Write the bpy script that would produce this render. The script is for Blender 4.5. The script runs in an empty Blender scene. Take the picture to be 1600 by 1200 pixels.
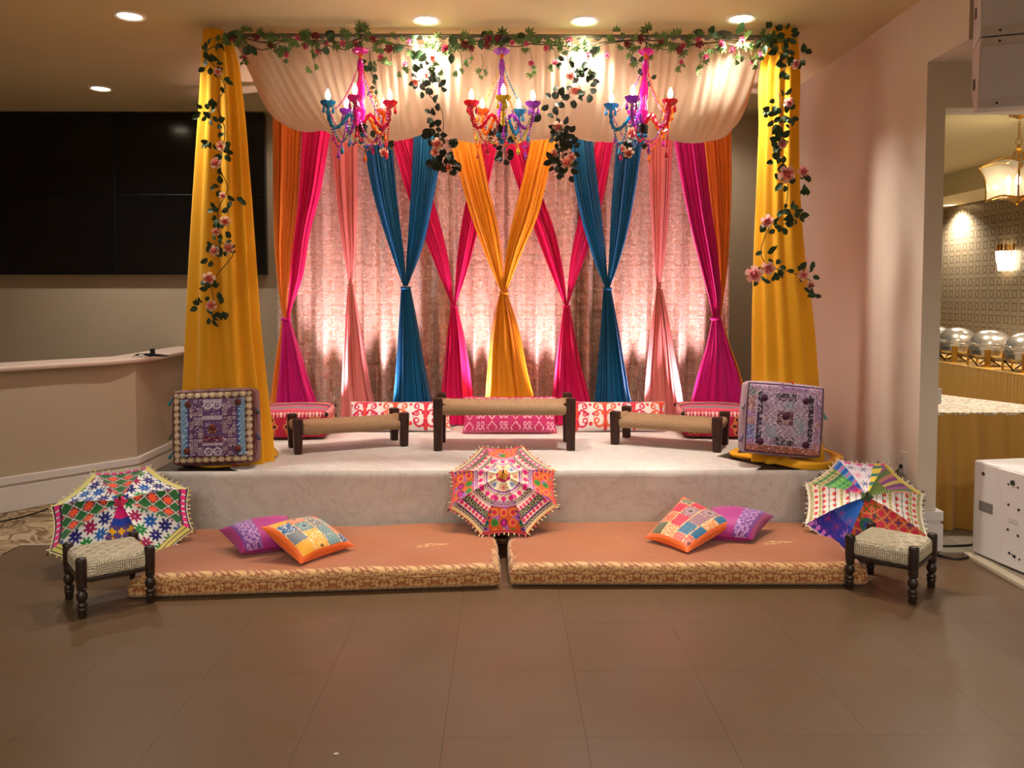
import bpy, bmesh, math, random
import numpy as np
from mathutils import Vector, Matrix, Euler

random.seed(7)
rng = np.random.default_rng(7)
SC = bpy.context.scene
COL = SC.collection
PI = math.pi

# ------------------------------------------------------------------ camera
FPX, CX, CY, CAMH = 1280.0, 800.0, 521.0, 1.5
YAW, PITCH = math.radians(0.58), math.radians(2.75)
cam_data = bpy.data.cameras.new('camera')
cam_data.sensor_width = 36.0
cam_data.lens = FPX / 1600.0 * 36.0
cam_data.shift_y = -(600.0 - CY) / 1600.0
cam_data.clip_end = 100
cam = bpy.data.objects.new('camera', cam_data)
cam.location = (0, 0, CAMH)
cam.rotation_euler = (PI / 2 - PITCH, 0, -YAW)
COL.objects.link(cam)
SC.camera = cam

# ------------------------------------------------------------------ view, world
SC.view_settings.view_transform = 'Standard'
SC.view_settings.look = 'None'
SC.view_settings.gamma = 1.0
SC.view_settings.use_curve_mapping = False
SC.view_settings.exposure = 0.72
world = bpy.data.worlds.new('world')
world.use_nodes = True
world.node_tree.nodes['Background'].inputs[0].default_value = (1.0, 0.8, 0.62, 1)
world.node_tree.nodes['Background'].inputs[1].default_value = 0.03
SC.world = world

# lamp strengths, added unseen lamps included (watts)
W_STAGE = 135.0      # recessed lights over the stage front
W_SIDE = 80.0       # recessed lights over the left side
W_HALL = 135.0       # recessed lights of the hall behind the photographer
W_UP = 150.0        # pink uplights at the foot of the backdrop
W_ROOM = 190.0       # lights in the buffet room, mostly added and unseen
E_BULB = 45.0
WARM = (1.0, 0.91, 0.80)
HALLC = (1.0, 0.95, 0.88)
PINKL = (1.0, 0.66, 0.72)

# ------------------------------------------------------------------ geometry of the view (to place things from measured points)
_F = Vector((math.sin(YAW) * math.cos(PITCH), math.cos(YAW) * math.cos(PITCH), -math.sin(PITCH)))
_R = Vector((math.cos(YAW), -math.sin(YAW), 0))
_U = _R.cross(_F)
_C = Vector((0, 0, CAMH))
def ray(px, py): return _F + _R * ((px - CX) / FPX) + _U * ((CY - py) / FPX)
def PY(px, py, Y):
    r = ray(px, py); return _C + r * (Y / r.y)
def PZ(px, py, Z):
    r = ray(px, py); return _C + r * ((Z - CAMH) / r.z)
def PX(px, py, X):
    r = ray(px, py); return _C + r * (X / r.x)

# ------------------------------------------------------------------ colour and materials
def lin1(c):
    c = c / 255.0
    return c / 12.92 if c <= 0.04045 else ((c + 0.055) / 1.055) ** 2.4
def rgb(*c):
    if len(c) == 1: c = c[0]
    return (lin1(c[0]), lin1(c[1]), lin1(c[2]), 1.0)
def nlin(a):
    a = np.asarray(a, float) / 255.0
    return np.where(a <= 0.04045, a / 12.92, ((a + 0.055) / 1.055) ** 2.4)

MATS = {}
def mat(name, color=(128, 128, 128), rough=0.6, metal=0.0, spec=0.5, sheen=0.0, coat=0.0, trans=0.0, alpha=1.0, emit=None, estr=0.0, translucent=0.0, ior=1.45):
    if name in MATS: return MATS[name]
    m = bpy.data.materials.new(name); m.use_nodes = True
    b = m.node_tree.nodes['Principled BSDF']
    b.inputs['Base Color'].default_value = rgb(color)
    b.inputs['Roughness'].default_value = rough
    b.inputs['Metallic'].default_value = metal
    b.inputs['Specular IOR Level'].default_value = spec
    b.inputs['Sheen Weight'].default_value = sheen
    b.inputs['Coat Weight'].default_value = coat
    b.inputs['Transmission Weight'].default_value = trans
    b.inputs['Alpha'].default_value = alpha
    b.inputs['IOR'].default_value = ior
    if emit is not None:
        b.inputs['Emission Color'].default_value = rgb(emit)
        b.inputs['Emission Strength'].default_value = estr
    if translucent > 0:
        nt = m.node_tree; t = nt.nodes.new('ShaderNodeBsdfTranslucent'); mx = nt.nodes.new('ShaderNodeMixShader')
        t.inputs[0].default_value = rgb(color); mx.inputs[0].default_value = translucent
        out = nt.nodes['Material Output']
        nt.links.new(b.outputs[0], mx.inputs[1]); nt.links.new(t.outputs[0], mx.inputs[2]); nt.links.new(mx.outputs[0], out.inputs[0])
    MATS[name] = m
    return m

class NT:
    """small helper to wire shader nodes"""
    def __init__(s, m): s.m = m; s.t = m.node_tree; s.b = s.t.nodes['Principled BSDF']
    def n(s, typ, **kw):
        nd = s.t.nodes.new(typ)
        for k, v in kw.items(): setattr(nd, k, v)
        return nd
    def link(s, a, b): s.t.links.new(a, b)
    def put(s, sock, v):
        if isinstance(v, bpy.types.NodeSocket): s.link(v, sock)
        else: sock.default_value = v
    def math(s, op, a, b=0.0, c=0.0):
        nd = s.n('ShaderNodeMath', operation=op)
        s.put(nd.inputs[0], a); s.put(nd.inputs[1], b); s.put(nd.inputs[2], c)
        return nd.outputs[0]
    def coords(s, kind='Object'):
        tc = s.n('ShaderNodeTexCoord'); sep = s.n('ShaderNodeSeparateXYZ')
        s.link(tc.outputs[kind], sep.inputs[0]); return tc.outputs[kind], sep.outputs
    def comb(s, x, y, z=0.0):
        c = s.n('ShaderNodeCombineXYZ'); s.put(c.inputs[0], x); s.put(c.inputs[1], y); s.put(c.inputs[2], z); return c.outputs[0]
    def noise(s, vec, scale, detail=2.0, rough=0.5, dist=0.0):
        nd = s.n('ShaderNodeTexNoise'); s.link(vec, nd.inputs['Vector'])
        nd.inputs['Scale'].default_value = scale; nd.inputs['Detail'].default_value = detail
        nd.inputs['Roughness'].default_value = rough; nd.inputs['Distortion'].default_value = dist
        return nd.outputs[0]
    def ramp(s, fac, stops, interp='LINEAR'):
        r = s.n('ShaderNodeValToRGB'); r.color_ramp.interpolation = interp
        el = r.color_ramp.elements
        while len(el) < len(stops): el.new(0.5)
        for e, (p, c) in zip(el, stops): e.position = p; e.color = c if len(c) == 4 else rgb(c)
        s.link(fac, r.inputs[0]); return r.outputs[0]
    def mix(s, fac, a, b):
        nd = s.n('ShaderNodeMix', data_type='RGBA')
        s.put(nd.inputs[0], fac); s.put(nd.inputs[6], a); s.put(nd.inputs[7], b); return nd.outputs[2]
    def bump(s, h, strength=0.3, dist=0.01):
        nd = s.n('ShaderNodeBump'); nd.inputs['Strength'].default_value = strength; nd.inputs['Distance'].default_value = dist
        s.link(h, nd.inputs['Height']); s.link(nd.outputs[0], s.b.inputs['Normal'])
    def color(s, c): s.put(s.b.inputs['Base Color'], c)
    def damask(s, u, v, wu, wv, scale, thr=0.52, soft=0.03, detail=2.5):
        """mirror-symmetric ornament: 0..1 mask"""
        pu = s.math('PINGPONG', u, wu); row = s.math('FLOOR', s.math('DIVIDE', v, wv))
        pv = s.math('PINGPONG', v, wv)
        pu2 = s.math('PINGPONG', s.math('ADD', u, s.math('MULTIPLY', row, wu)), wu)
        vec = s.comb(pu2, s.math('MULTIPLY', pv, 0.8), s.math('MULTIPLY', pu, 0.25))
        n = s.noise(vec, scale, detail, 0.55, 1.4)
        return s.ramp(n, [(thr - soft, (0, 0, 0, 1)), (thr + soft, (1, 1, 1, 1))])

def mottled(name, c1, c2, scale=3.0, rough=0.6, spec=0.4, bump=0.0, bscale=80.0, detail=3.0, sheen=0.0, metal=0.0):
    if name in MATS: return MATS[name]
    m = mat(name, c1, rough, metal, spec, sheen); h = NT(m)
    v, _ = h.coords()
    h.color(h.mix(h.noise(v, scale, detail), rgb(c1), rgb(c2)))
    if bump: h.bump(h.noise(v, bscale, 2.0), bump, 0.004)
    return m

def vcol(name, rough=0.75, sheen=0.2, spec=0.3, sparkle=0.0, bump=0.25, bscale=260.0):
    """cloth coloured by the dye stored on the mesh"""
    if name in MATS: return MATS[name]
    m = mat(name, (200, 200, 200), rough, 0, spec, sheen); h = NT(m)
    a = h.n('ShaderNodeAttribute'); a.attribute_name = 'dye'
    h.link(a.outputs[0], h.b.inputs['Base Color'])
    v, _ = h.coords()
    if bump: h.bump(h.noise(v, bscale, 2.0), bump, 0.003)
    if sparkle:
        vo = h.n('ShaderNodeTexVoronoi'); h.link(v, vo.inputs['Vector']); vo.inputs['Scale'].default_value = 140
        wn = h.ramp(vo.outputs['Color'], [(sparkle, (0, 0, 0, 1)), (sparkle + 0.05, (1, 1, 1, 1))])
        h.link(wn, h.b.inputs['Metallic'])
        h.link(h.ramp(wn, [(0, (rough,) * 3 + (1,)), (1, (0.18, 0.18, 0.18, 1))]), h.b.inputs['Roughness'])
    return m

# ------------------------------------------------------------------ mesh building
class MB:
    def __init__(s): s.v = []; s.f = []; s.mi = []
    def add(s, vs, fs, mi=0):
        o = len(s.v); s.v.extend([tuple(p) for p in vs])
        for f in fs: s.f.append(tuple(i + o for i in f)); s.mi.append(mi)
        return s
    def box(s, c, size, rot=None, mi=0, taper=None):
        cx, cy, cz = c; x, y, z = size[0] / 2, size[1] / 2, size[2] / 2
        t = taper or 1.0
        vs = [Vector((sx * x * (t if sz < 0 else 1), sy * y * (t if sz < 0 else 1), sz * z)) for sz in (-1, 1) for sy in (-1, 1) for sx in (-1, 1)]
        if rot is not None:
            M = rot if isinstance(rot, Matrix) else Matrix.Rotation(rot, 3, 'Z')
            vs = [M @ p for p in vs]
        vs = [p + Vector(c) for p in vs]
        return s.add(vs, [(0, 2, 3, 1), (4, 5, 7, 6), (0, 1, 5, 4), (2, 6, 7, 3), (0, 4, 6, 2), (1, 3, 7, 5)], mi)
    def tube(s, pts, r, n=8, mi=0, cap=True):
        pts = [Vector(p) for p in pts]; k = len(pts)
        rs = r if isinstance(r, (list, tuple)) else [r] * k
        vs = []; fs = []
        prev = None
        for i, p in enumerate(pts):
            d = (pts[min(i + 1, k - 1)] - pts[max(i - 1, 0)])
            d = d.normalized() if d.length > 1e-9 else Vector((0, 0, 1))
            if prev is None:
                a = Vector((0, 0, 1)) if abs(d.z) < 0.9 else Vector((1, 0, 0))
                prev = d.cross(a).normalized()
            e1 = (prev - d * prev.dot(d))
            e1 = e1.normalized() if e1.length > 1e-6 else d.orthogonal().normalized()
            prev = e1; e2 = d.cross(e1)
            for j in range(n):
                t = 2 * PI * j / n
                vs.append(p + (e1 * math.cos(t) + e2 * math.sin(t)) * rs[i])
        for i in range(k - 1):
            for j in range(n):
                fs.append((i * n + j, i * n + (j + 1) % n, (i + 1) * n + (j + 1) % n, (i + 1) * n + j))
        if cap:
            fs.append(tuple(range(n - 1, -1, -1))); fs.append(tuple((k - 1) * n + j for j in range(n)))
        return s.add(vs, fs, mi)
    def lathe(s, prof, n=16, M=None, mi=0, wob=None):
        M = M or Matrix.Identity(4)
        vs = []; fs = []; k = len(prof)
        for (r, z) in prof:
            for j in range(n):
                t = 2 * PI * j / n
                rr = r * (wob(t) if wob else 1)
                vs.append(M @ Vector((rr * math.cos(t), rr * math.sin(t), z)))
        for i in range(k - 1):
            for j in range(n):
                fs.append((i * n + j, i * n + (j + 1) % n, (i + 1) * n + (j + 1) % n, (i + 1) * n + j))
        if prof[0][0] > 1e-5: fs.append(tuple(range(n - 1, -1, -1)))
        if prof[-1][0] > 1e-5: fs.append(tuple((k - 1) * n + j for j in range(n)))
        return s.add(vs, fs, mi)
    def ball(s, c, r, n=8, mi=0, sz=1.0):
        k = max(4, n // 2)
        prof = [(max(1e-4, r * math.sin(PI * i / k)), -r * sz * math.cos(PI * i / k)) for i in range(k + 1)]
        return s.lathe(prof, n, Matrix.Translation(Vector(c)), mi)
    def poly_prism(s, pts, z0, z1, mi=0):
        n = len(pts)
        vs = [(x, y, z0) for x, y in pts] + [(x, y, z1) for x, y in pts]
        fs = [tuple(range(n - 1, -1, -1)), tuple(range(n, 2 * n))] + [(i, (i + 1) % n, n + (i + 1) % n, n + i) for i in range(n)]
        return s.add(vs, fs, mi)
    def build(s, name, mats, parent=None, smooth=35, bevel=0.0, loc=None, seg=2):
        me = bpy.data.meshes.new(name)
        me.from_pydata(s.v, [], s.f)
        mats = mats if isinstance(mats, (list, tuple)) else [mats]
        for m in mats: me.materials.append(m)
        if len(mats) > 1: me.polygons.foreach_set('material_index', s.mi)
        finish(me, smooth)
        o = bpy.data.objects.new(name, me); COL.objects.link(o)
        if loc is not None: o.location = loc
        if parent is not None: o.parent = parent
        if bevel:
            md = o.modifiers.new('bevel', 'BEVEL'); md.width = bevel; md.segments = seg; md.limit_method = 'ANGLE'
        return o
def finish(me, smooth=35):
    me.update()
    if smooth:
        me.polygons.foreach_set('use_smooth', [True] * len(me.polygons))
        if smooth < 180: me.set_sharp_from_angle(angle=math.radians(smooth))

def grid_faces(nu, nv, off=0, flip=False, wrap=False):
    i, j = np.meshgrid(np.arange(nu - 1 if not wrap else nu), np.arange(nv - 1), indexing='ij')
    i2 = (i + 1) % nu
    a = i * nv + j; b = i2 * nv + j; c = i2 * nv + j + 1; d = i * nv + j + 1
    q = np.stack([a, b, c, d] if not flip else [a, d, c, b], -1).reshape(-1, 4) + off
    return q
def np_mesh(name, V, Q, mats, parent=None, dye=None, smooth=180, mi=None):
    me = bpy.data.meshes.new(name)
    V = np.asarray(V, float); Q = np.asarray(Q, int)
    me.vertices.add(len(V)); me.vertices.foreach_set('co', V.ravel())
    me.loops.add(Q.size); me.loops.foreach_set('vertex_index', Q.ravel())
    me.polygons.add(len(Q)); me.polygons.foreach_set('loop_start', np.arange(0, Q.size, 4)); me.polygons.foreach_set('loop_total', np.full(len(Q), 4))
    mats = mats if isinstance(mats, (list, tuple)) else [mats]
    for m in mats: me.materials.append(m)
    if mi is not None: me.polygons.foreach_set('material_index', mi)
    me.update(calc_edges=True); me.validate()
    if dye is not None:
        at = me.attributes.new('dye', 'FLOAT_COLOR', 'POINT')
        c = np.ones((len(V), 4)); c[:, :3] = nlin(dye); at.data.foreach_set('color', c.ravel())
    finish(me, smooth)
    o = bpy.data.objects.new(name, me); COL.objects.link(o)
    if parent is not None: o.parent = parent
    return o
def uvgrid(nu, nv):
    u, v = np.meshgrid(np.linspace(0, 1, nu), np.linspace(0, 1, nv), indexing='ij')
    return u.ravel(), v.ravel()

# ------------------------------------------------------------------ objects and tags
def tag(o, label, cat, group=None):
    o['label'] = label; o['category'] = cat
    if group: o['group'] = group
    return o
def thing(name, label, cat, loc=(0, 0, 0), rot=(0, 0, 0), group=None):
    o = bpy.data.objects.new(name, None); o.empty_display_size = 0.05; COL.objects.link(o)
    o.location = loc; o.rotation_euler = rot
    return tag(o, label, cat, group)
def struct(o, label=None, cat=None):
    o['kind'] = 'structure'
    if label: o['label'] = label
    if cat: o['category'] = cat
    return o
def share(name, me, parent, loc, rot=(0, 0, 0), scale=(1, 1, 1)):
    o = bpy.data.objects.new(name, me); COL.objects.link(o); o.parent = parent
    o.location = loc; o.rotation_euler = rot; o.scale = scale if isinstance(scale, (tuple, list)) else (scale,) * 3
    return o
def mesh_of(mb, name, mats, smooth=35):
    o = mb.build(name, mats, smooth=smooth); me = o.data; bpy.data.objects.remove(o); return me
def spot(name, loc, tgt, watts, color, angle=120, blend=0.8, radius=0.05, parent=None):
    l = bpy.data.lights.new(name, 'SPOT'); l.energy = watts; l.color = color
    l.spot_size = math.radians(angle); l.spot_blend = blend; l.shadow_soft_size = radius
    o = bpy.data.objects.new(name, l); COL.objects.link(o); o.location = loc
    d = Vector(tgt) - Vector(loc); o.rotation_euler = d.to_track_quat('-Z', 'Y').to_euler()
    if parent is not None: o.parent = parent
    return o

# ================================================================== THE SETTING
CEIL = 3.19
m_ceil = mottled('ceiling_paint', (208, 194, 152), (200, 185, 144), 1.2, 0.8, 0.2)
m_wall = mottled('wall_paint', (178, 163, 140), (170, 155, 133), 1.5, 0.75, 0.25, 0.05, 120)
m_wallr = mottled('wall_paint_right', (216, 204, 188), (209, 196, 180), 1.5, 0.75, 0.25, 0.05, 120)
m_trim = mat('trim_paint', (214, 208, 202), 0.45)
m_dark = mat('dark_gap', (30, 24, 20), 0.8)

def slab(name, lo, hi, m, label=None, bevel=0.0, parent=None, kind=True):
    c = [(a + b) / 2 for a, b in zip(lo, hi)]; sz = [b - a for a, b in zip(lo, hi)]
    mb = MB().box((0, 0, 0), sz)
    o = mb.build(name, m, parent, smooth=0, bevel=bevel, loc=c)
    if kind and parent is None: struct(o, label)
    return o

# floor: brown vinyl tiles with recessed joints over a dark bed
m_bed = mat('floor_bed', (72, 55, 38), 0.5)
m_tile = mat('vinyl_tile', (112, 92, 70), 0.36, spec=0.4)
h = NT(m_tile); v, _ = h.coords('Object')
oi = h.n('ShaderNodeObjectInfo')
vv = h.n('ShaderNodeVectorMath', operation='ADD'); h.link(v, vv.inputs[0]); h.link(oi.outputs['Location'], vv.inputs[1])
n1 = h.noise(vv.outputs[0], 260, 2.0, 0.6); n2 = h.noise(vv.outputs[0], 2.2, 3.0)
cc = h.mix(n1, rgb(84, 63, 43), rgb(100, 77, 54))
h.color(h.mix(h.math('MULTIPLY', n2, 0.35), cc, rgb(78, 59, 41)))
h.link(h.ramp(n2, [(0.3, (0.30,) * 3 + (1,)), (0.7, (0.42,) * 3 + (1,))]), h.b.inputs['Roughness'])
floor = slab('floor', (-5.4, -5.0, -0.12), (7.0, 11.5, -0.012), m_bed, 'brown vinyl tile dance floor and the bed under it')
TS = 0.483
x0t, y0t = -0.205, 3.19
tile_me = {}
ix0 = int(math.floor((-2.88 - x0t) / TS)); ix1 = int(math.ceil((2.64 - x0t) / TS))
for ix in range(ix0, ix1):
    for iy in range(-17, 4):
        xa, xb = max(-2.88, x0t + ix * TS), min(2.64, x0t + (ix + 1) * TS)
        ya, yb = y0t + iy * TS, min(4.86, y0t + (iy + 1) * TS)
        if xb - xa < 0.02 or yb - ya < 0.02: continue
        key = (round(xb - xa, 3), round(yb - ya, 3))
        if key not in tile_me:
            tile_me[key] = mesh_of(MB().box((0, 0, -0.006), (key[0] - 0.0008, key[1] - 0.0008, 0.012)), 'tile', m_tile, 0)
        share('tile', tile_me[key], floor, ((xa + xb) / 2, (ya + yb) / 2, 0.0)).matrix_parent_inverse = floor.matrix_world.inverted()
for o in floor.children:  # the slab's own origin is not at zero
    o.matrix_parent_inverse = Matrix.Translation(-Vector(floor.location))
# patterned carpet round the dance floor
m_carpet = mat('swirl_carpet', (140, 118, 92), 0.95, spec=0.1)
h = NT(m_carpet); v, s_ = h.coords()
n = h.noise(v, 2.6, 1.0, 0.5, 2.2)
wv = h.math('FRACT', h.math('MULTIPLY', n, 7.0))
h.color(h.ramp(wv, [(0.0, (176, 158, 130)), (0.3, (150, 128, 98)), (0.5, (104, 84, 62)), (0.72, (140, 116, 84)), (1.0, (176, 158, 130))]))
h.bump(h.noise(v, 400, 1.0), 0.4, 0.004)
cp = slab('floor_carpet', (-5.4, 4.875, -0.012), (2.5, 7.78, 0.0), m_carpet, 'tan carpet with pale swirls behind the dance floor')
slab('floor_carpet_side', (-5.4, -5.0, -0.012), (-2.895, 4.875, 0.0), m_carpet, 'swirl patterned carpet strip at the far left')
m_ledge = mottled('threshold_wood', (196, 184, 160), (176, 162, 136), 9, 0.5)
slab('trim_1', (-2.895, 4.861, -0.012), (2.4, 4.874, 0.003), m_ledge, 'thin pale metal strip between tiles and carpet')
slab('trim_2', (2.642, -5.0, -0.012), (2.70, 4.62, 0.018), m_ledge, 'pale wooden threshold strip beside the white cabinet', 0.004)
m_floor2 = mottled('buffet_floor', (150, 138, 118), (128, 116, 98), 6, 0.7)
slab('floor_buffet_room', (2.702, -5.0, -0.012), (7.0, 11.5, 0.014), m_floor2, 'pale floor of the buffet room')
slab('floor_buffet_corner', (2.51, 4.63, -0.012), (2.70, 11.5, 0.0135), m_floor2, 'pale floor inside the opening')

ceil = slab('ceiling', (-5.4, -5.0, CEIL), (5.6, 7.9, CEIL + 0.1), m_ceil, 'smooth beige ceiling over the hall')
slab('wall_back', (-5.4, 7.78, 0), (2.4, 7.9, CEIL), m_wall, 'beige painted wall behind the stage')
slab('wall_left', (-5.5, -5.0, 0), (-5.4, 7.9, CEIL), m_wall, 'beige wall at the far left')
slab('wall_rear', (-5.4, -5.1, 0), (5.6, -5.0, CEIL), m_wall, 'beige wall behind the photographer')
mbw = MB().box((2.454, 4.77, 1.406), (0.108, 0.18, 2.812)); mbw.box((2.454, 6.38, CEIL / 2), (0.108, 3.04, CEIL))
struct(mbw.build('wall_right', m_wallr, smooth=0), 'pale wall right of the stage ending in the column at the opening')
slab('wall_bulkhead', (2.4, 4.27, 2.812), (5.6, 4.86, CEIL), m_wallr, 'pale boxed bulkhead above the opening')
slab('wall_header', (2.508, 4.68, 2.556), (5.6, 4.86, 2.812), m_wallr, 'wall strip over the opening to the buffet room')
slab('wall_hall_right', (5.5, -5.0, 0), (5.6, 4.27, CEIL), m_wallr, 'pale hall wall outside the picture on the right')
# buffet room shell
m_paper = mat('geometric_wallpaper', (150, 132, 104), 0.35, 0.25, 0.5)
h = NT(m_paper); v, s_ = h.coords()
fy = h.math('MULTIPLY', h.math('PINGPONG', h.math('ADD', s_[0], s_[1]), 0.07), 1.214); fz = h.math('MULTIPLY', h.math('PINGPONG', s_[2], 0.07), 1.214)
mx_ = h.math('MAXIMUM', fy, fz); sm_ = h.math('ADD', fy, fz)
l1 = h.math('LESS_THAN', h.math('ABSOLUTE', h.math('SUBTRACT', mx_, 0.05)), 0.006)
l2 = h.math('LESS_THAN', h.math('ABSOLUTE', h.math('SUBTRACT', sm_, 0.045)), 0.005)
l3 = h.math('LESS_THAN', h.math('ABSOLUTE', h.math('SUBTRACT', sm_, 0.135)), 0.005)
line = h.math('MAXIMUM', l1, h.math('MAXIMUM', l2, l3))
h.color(h.mix(line, rgb(158, 140, 112), rgb(112, 96, 74)))
h.link(h.ramp(line, [(0, (0.42,) * 3 + (1,)), (1, (0.25,) * 3 + (1,))]), h.b.inputs['Roughness'])
slab('wall_buffet', (5.5, 4.27, 0), (5.6, 11.5, 3.0), m_paper, 'taupe wall papered with linked geometric rings')
slab('wall_buffet_end', (2.508, 11.4, 0), (5.6, 11.5, 3.0), m_paper, 'end wall of the buffet room')
m_ceil2 = mottled('buffet_ceiling_paint', (226, 212, 168), (218, 204, 160), 1.5, 0.8)
slab('ceiling_buffet', (2.508, 4.86, 2.81), (5.6, 11.5, 2.9), m_ceil2, 'cream ceiling of the buffet room')
slab('ceiling_soffit', (4.86, 4.86, 2.572), (5.499, 11.4, 2.809), m_ceil2, 'cream dropped soffit along the papered wall')
# baseboard of the column, two stepped mouldings, and a chair rail end
def base_mold(name, lo, hi, label, parent=None):
    mb = MB()
    (x0, y0), (x1, y1) = lo, hi
    mb.box(((x0 + x1) / 2, (y0 + y1) / 2, 0.085), (x1 - x0, y1 - y0, 0.17))
    mb.box(((x0 + x1) / 2, (y0 + y1) / 2, 0.1775), (x1 - x0 - 0.02, y1 - y0 - 0.02, 0.016))
    mb.box(((x0 + x1) / 2, (y0 + y1) / 2, 0.2155), (x1 - x0, y1 - y0, 0.06))
    return struct(mb.build(name, m_trim, smooth=0, bevel=0.006), label)
base_mold('baseboard_column', (2.385, 4.655), (2.545, 4.86), 'tall white stepped baseboard round the foot of the column')
slab('baseboard_right', (2.385, 4.86, 0), (2.399, 7.78, 0.24), m_trim, 'white baseboard along the right wall', 0.003)
slab('baseboard_back', (-2.8, 7.762, 0), (2.385, 7.779, 0.24), m_trim, 'white baseboard behind the stage', 0.003)
slab('trim_3', (2.509, 4.72, 0.86), (2.55, 4.9, 0.95), m_trim, 'white chair rail end at the opening', 0.005)

# ------------------------------------------------------------------ bar counter on the left
t = thing('bar_counter', 'beige half-wall bar counter with rounded pale ledge under the video wall', 'counter')
def offset_poly(pts, d):
    n = len(pts); out = []
    for i in range(n):
        p0, p1, p2 = Vector(pts[i - 1]), Vector(pts[i]), Vector(pts[(i + 1) % n])
        a = (p1 - p0).normalized(); b = (p2 - p1).normalized()
        na = Vector((a.y, -a.x)); nb = Vector((b.y, -b.x))
        bis = (na + nb); bis = bis / max(0.3, bis.dot(na)); out.append(tuple(p1 + bis * d))
    return out
dirv = Vector((-3.45 + 2.83, 5.58 - 6.3)).normalized()
Lc = Vector((-2.83, 6.3)) + dirv * 2.7
foot = [(Lc.x, Lc.y), (-2.83, 6.3), (-2.85, 7.76), (-3.05, 7.76), (-3.05, 6.45), (Lc.x - 0.22, Lc.y + 0.2)]
m_panel = mottled('counter_paint', (184, 168, 146), (176, 160, 138), 1.4, 0.7, 0.25)
MB().poly_prism(foot, 0.0, 0.972).build('panel', m_panel, t, smooth=0)
b1 = offset_poly(foot, 0.016)
mb = MB().poly_prism(b1, 0.001, 0.175); mb.poly_prism(offset_poly(foot, 0.008), 0.175, 0.19); mb.poly_prism(offset_poly(foot, 0.022), 0.19, 0.245)
mb.build('baseboard', m_trim, t, smooth=0, bevel=0.005)
lp = offset_poly(foot, 0.07)
# rounded nose at the corner of the ledge
A_, B_, C_ = Vector(lp[0]), Vector(lp[1]), Vector(lp[2])
nose = []
p0 = B_ + (A_ - B_).normalized() * 0.45; p2 = B_ + (C_ - B_).normalized() * 0.55; p1 = B_ + Vector((0.10, 0.02))
for k in range(11):
    q = k / 10; nose.append(tuple(p0 * (1 - q) ** 2 + p1 * 2 * q * (1 - q) + p2 * q * q))
ledge_poly = [lp[0]] + nose + [(lp[2][0], 7.76)] + [(-3.10, 7.76), (-3.10, 6.5), (lp[5][0] - 0.05, lp[5][1])]
m_counter = mottled('ledge_laminate', (206, 184, 170), (192, 168, 154), 14, 0.35)
MB().poly_prism(ledge_poly, 0.972, 1.008).build('ledge', m_counter, t, smooth=0, bevel=0.014, seg=3)
# small gadget on the ledge
gp = PZ(240, 556, 1.01)
t = thing('gadget', 'small black and white gadget lying on the rounded ledge end', 'gadget', (gp.x + 0.01, gp.y - 0.1, 1.0085))
m_black = mat('black_plastic', (16, 14, 14), 0.4)
m_whitep = mat('white_plastic', (196, 188, 182), 0.4)
MB().tube([(-0.13, 0.02, 0.008), (-0.09, 0.01, 0.016), (0, 0, 0.016), (0.09, 0.0, 0.013), (0.15, 0.01, 0.008)], [0.004, 0.011, 0.014, 0.010, 0.003], 8).build('body', m_black, t)
MB().box((0.025, 0.0, 0.04), (0.032, 0.025, 0.05)).build('knob', m_black, t, bevel=0.003, smooth=0)
MB().box((-0.06, -0.035, 0.006), (0.12, 0.02, 0.011)).box((-0.045, -0.035, 0.014), (0.035, 0.024, 0.024)).build('strip', m_whitep, t, bevel=0.002, smooth=0)
# black cable along the carpet at the left
def floor_pts(px, z=0.006): return [PZ(a, b, z) for a, b in px]
def smooth_path(pts, k=6):
    pts = [Vector(p) for p in pts]; out = []
    for i in range(len(pts) - 1):
        a, b, c, d = pts[max(i - 1, 0)], pts[i], pts[i + 1], pts[min(i + 2, len(pts) - 1)]
        for j in range(k):
            t_ = j / k
            out.append(0.5 * ((2 * b) + (c - a) * t_ + (2 * a - 5 * b + 4 * c - d) * t_ ** 2 + (3 * b - a - 3 * c + d) * t_ ** 3))
    out.append(pts[-1]); return out
tag(MB().tube(smooth_path(floor_pts([(-60, 826), (0, 815), (40, 806), (75, 795), (88, 788)])), 0.005, 6).build('cable', m_black), 'thin black cable on the swirl carpet by the left baseboard', 'cable')

# ------------------------------------------------------------------ video wall
t = thing('video_wall', 'large black video wall of four glossy screens above the counter', 'screen', (0, 7.74, 1.68))
m_bez = mat('screen_bezel', (10, 9, 10), 0.35)
m_scr = mat('screen_glass', (7, 7, 9), 0.16, spec=0.55)
for i in range(2):
    for j in range(2):
        xa, za = -5.0 + i * 1.39, 0.0 + j * 0.748
        fr = MB().box((xa + 0.695, 0, za + 0.374), (1.384, 0.07, 0.744)).build('screen', m_bez, t, smooth=0, bevel=0.003)
        MB().box((xa + 0.695, -0.037, za + 0.374), (1.366, 0.004, 0.728)).build('glass', m_scr, fr, smooth=0)

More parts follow.
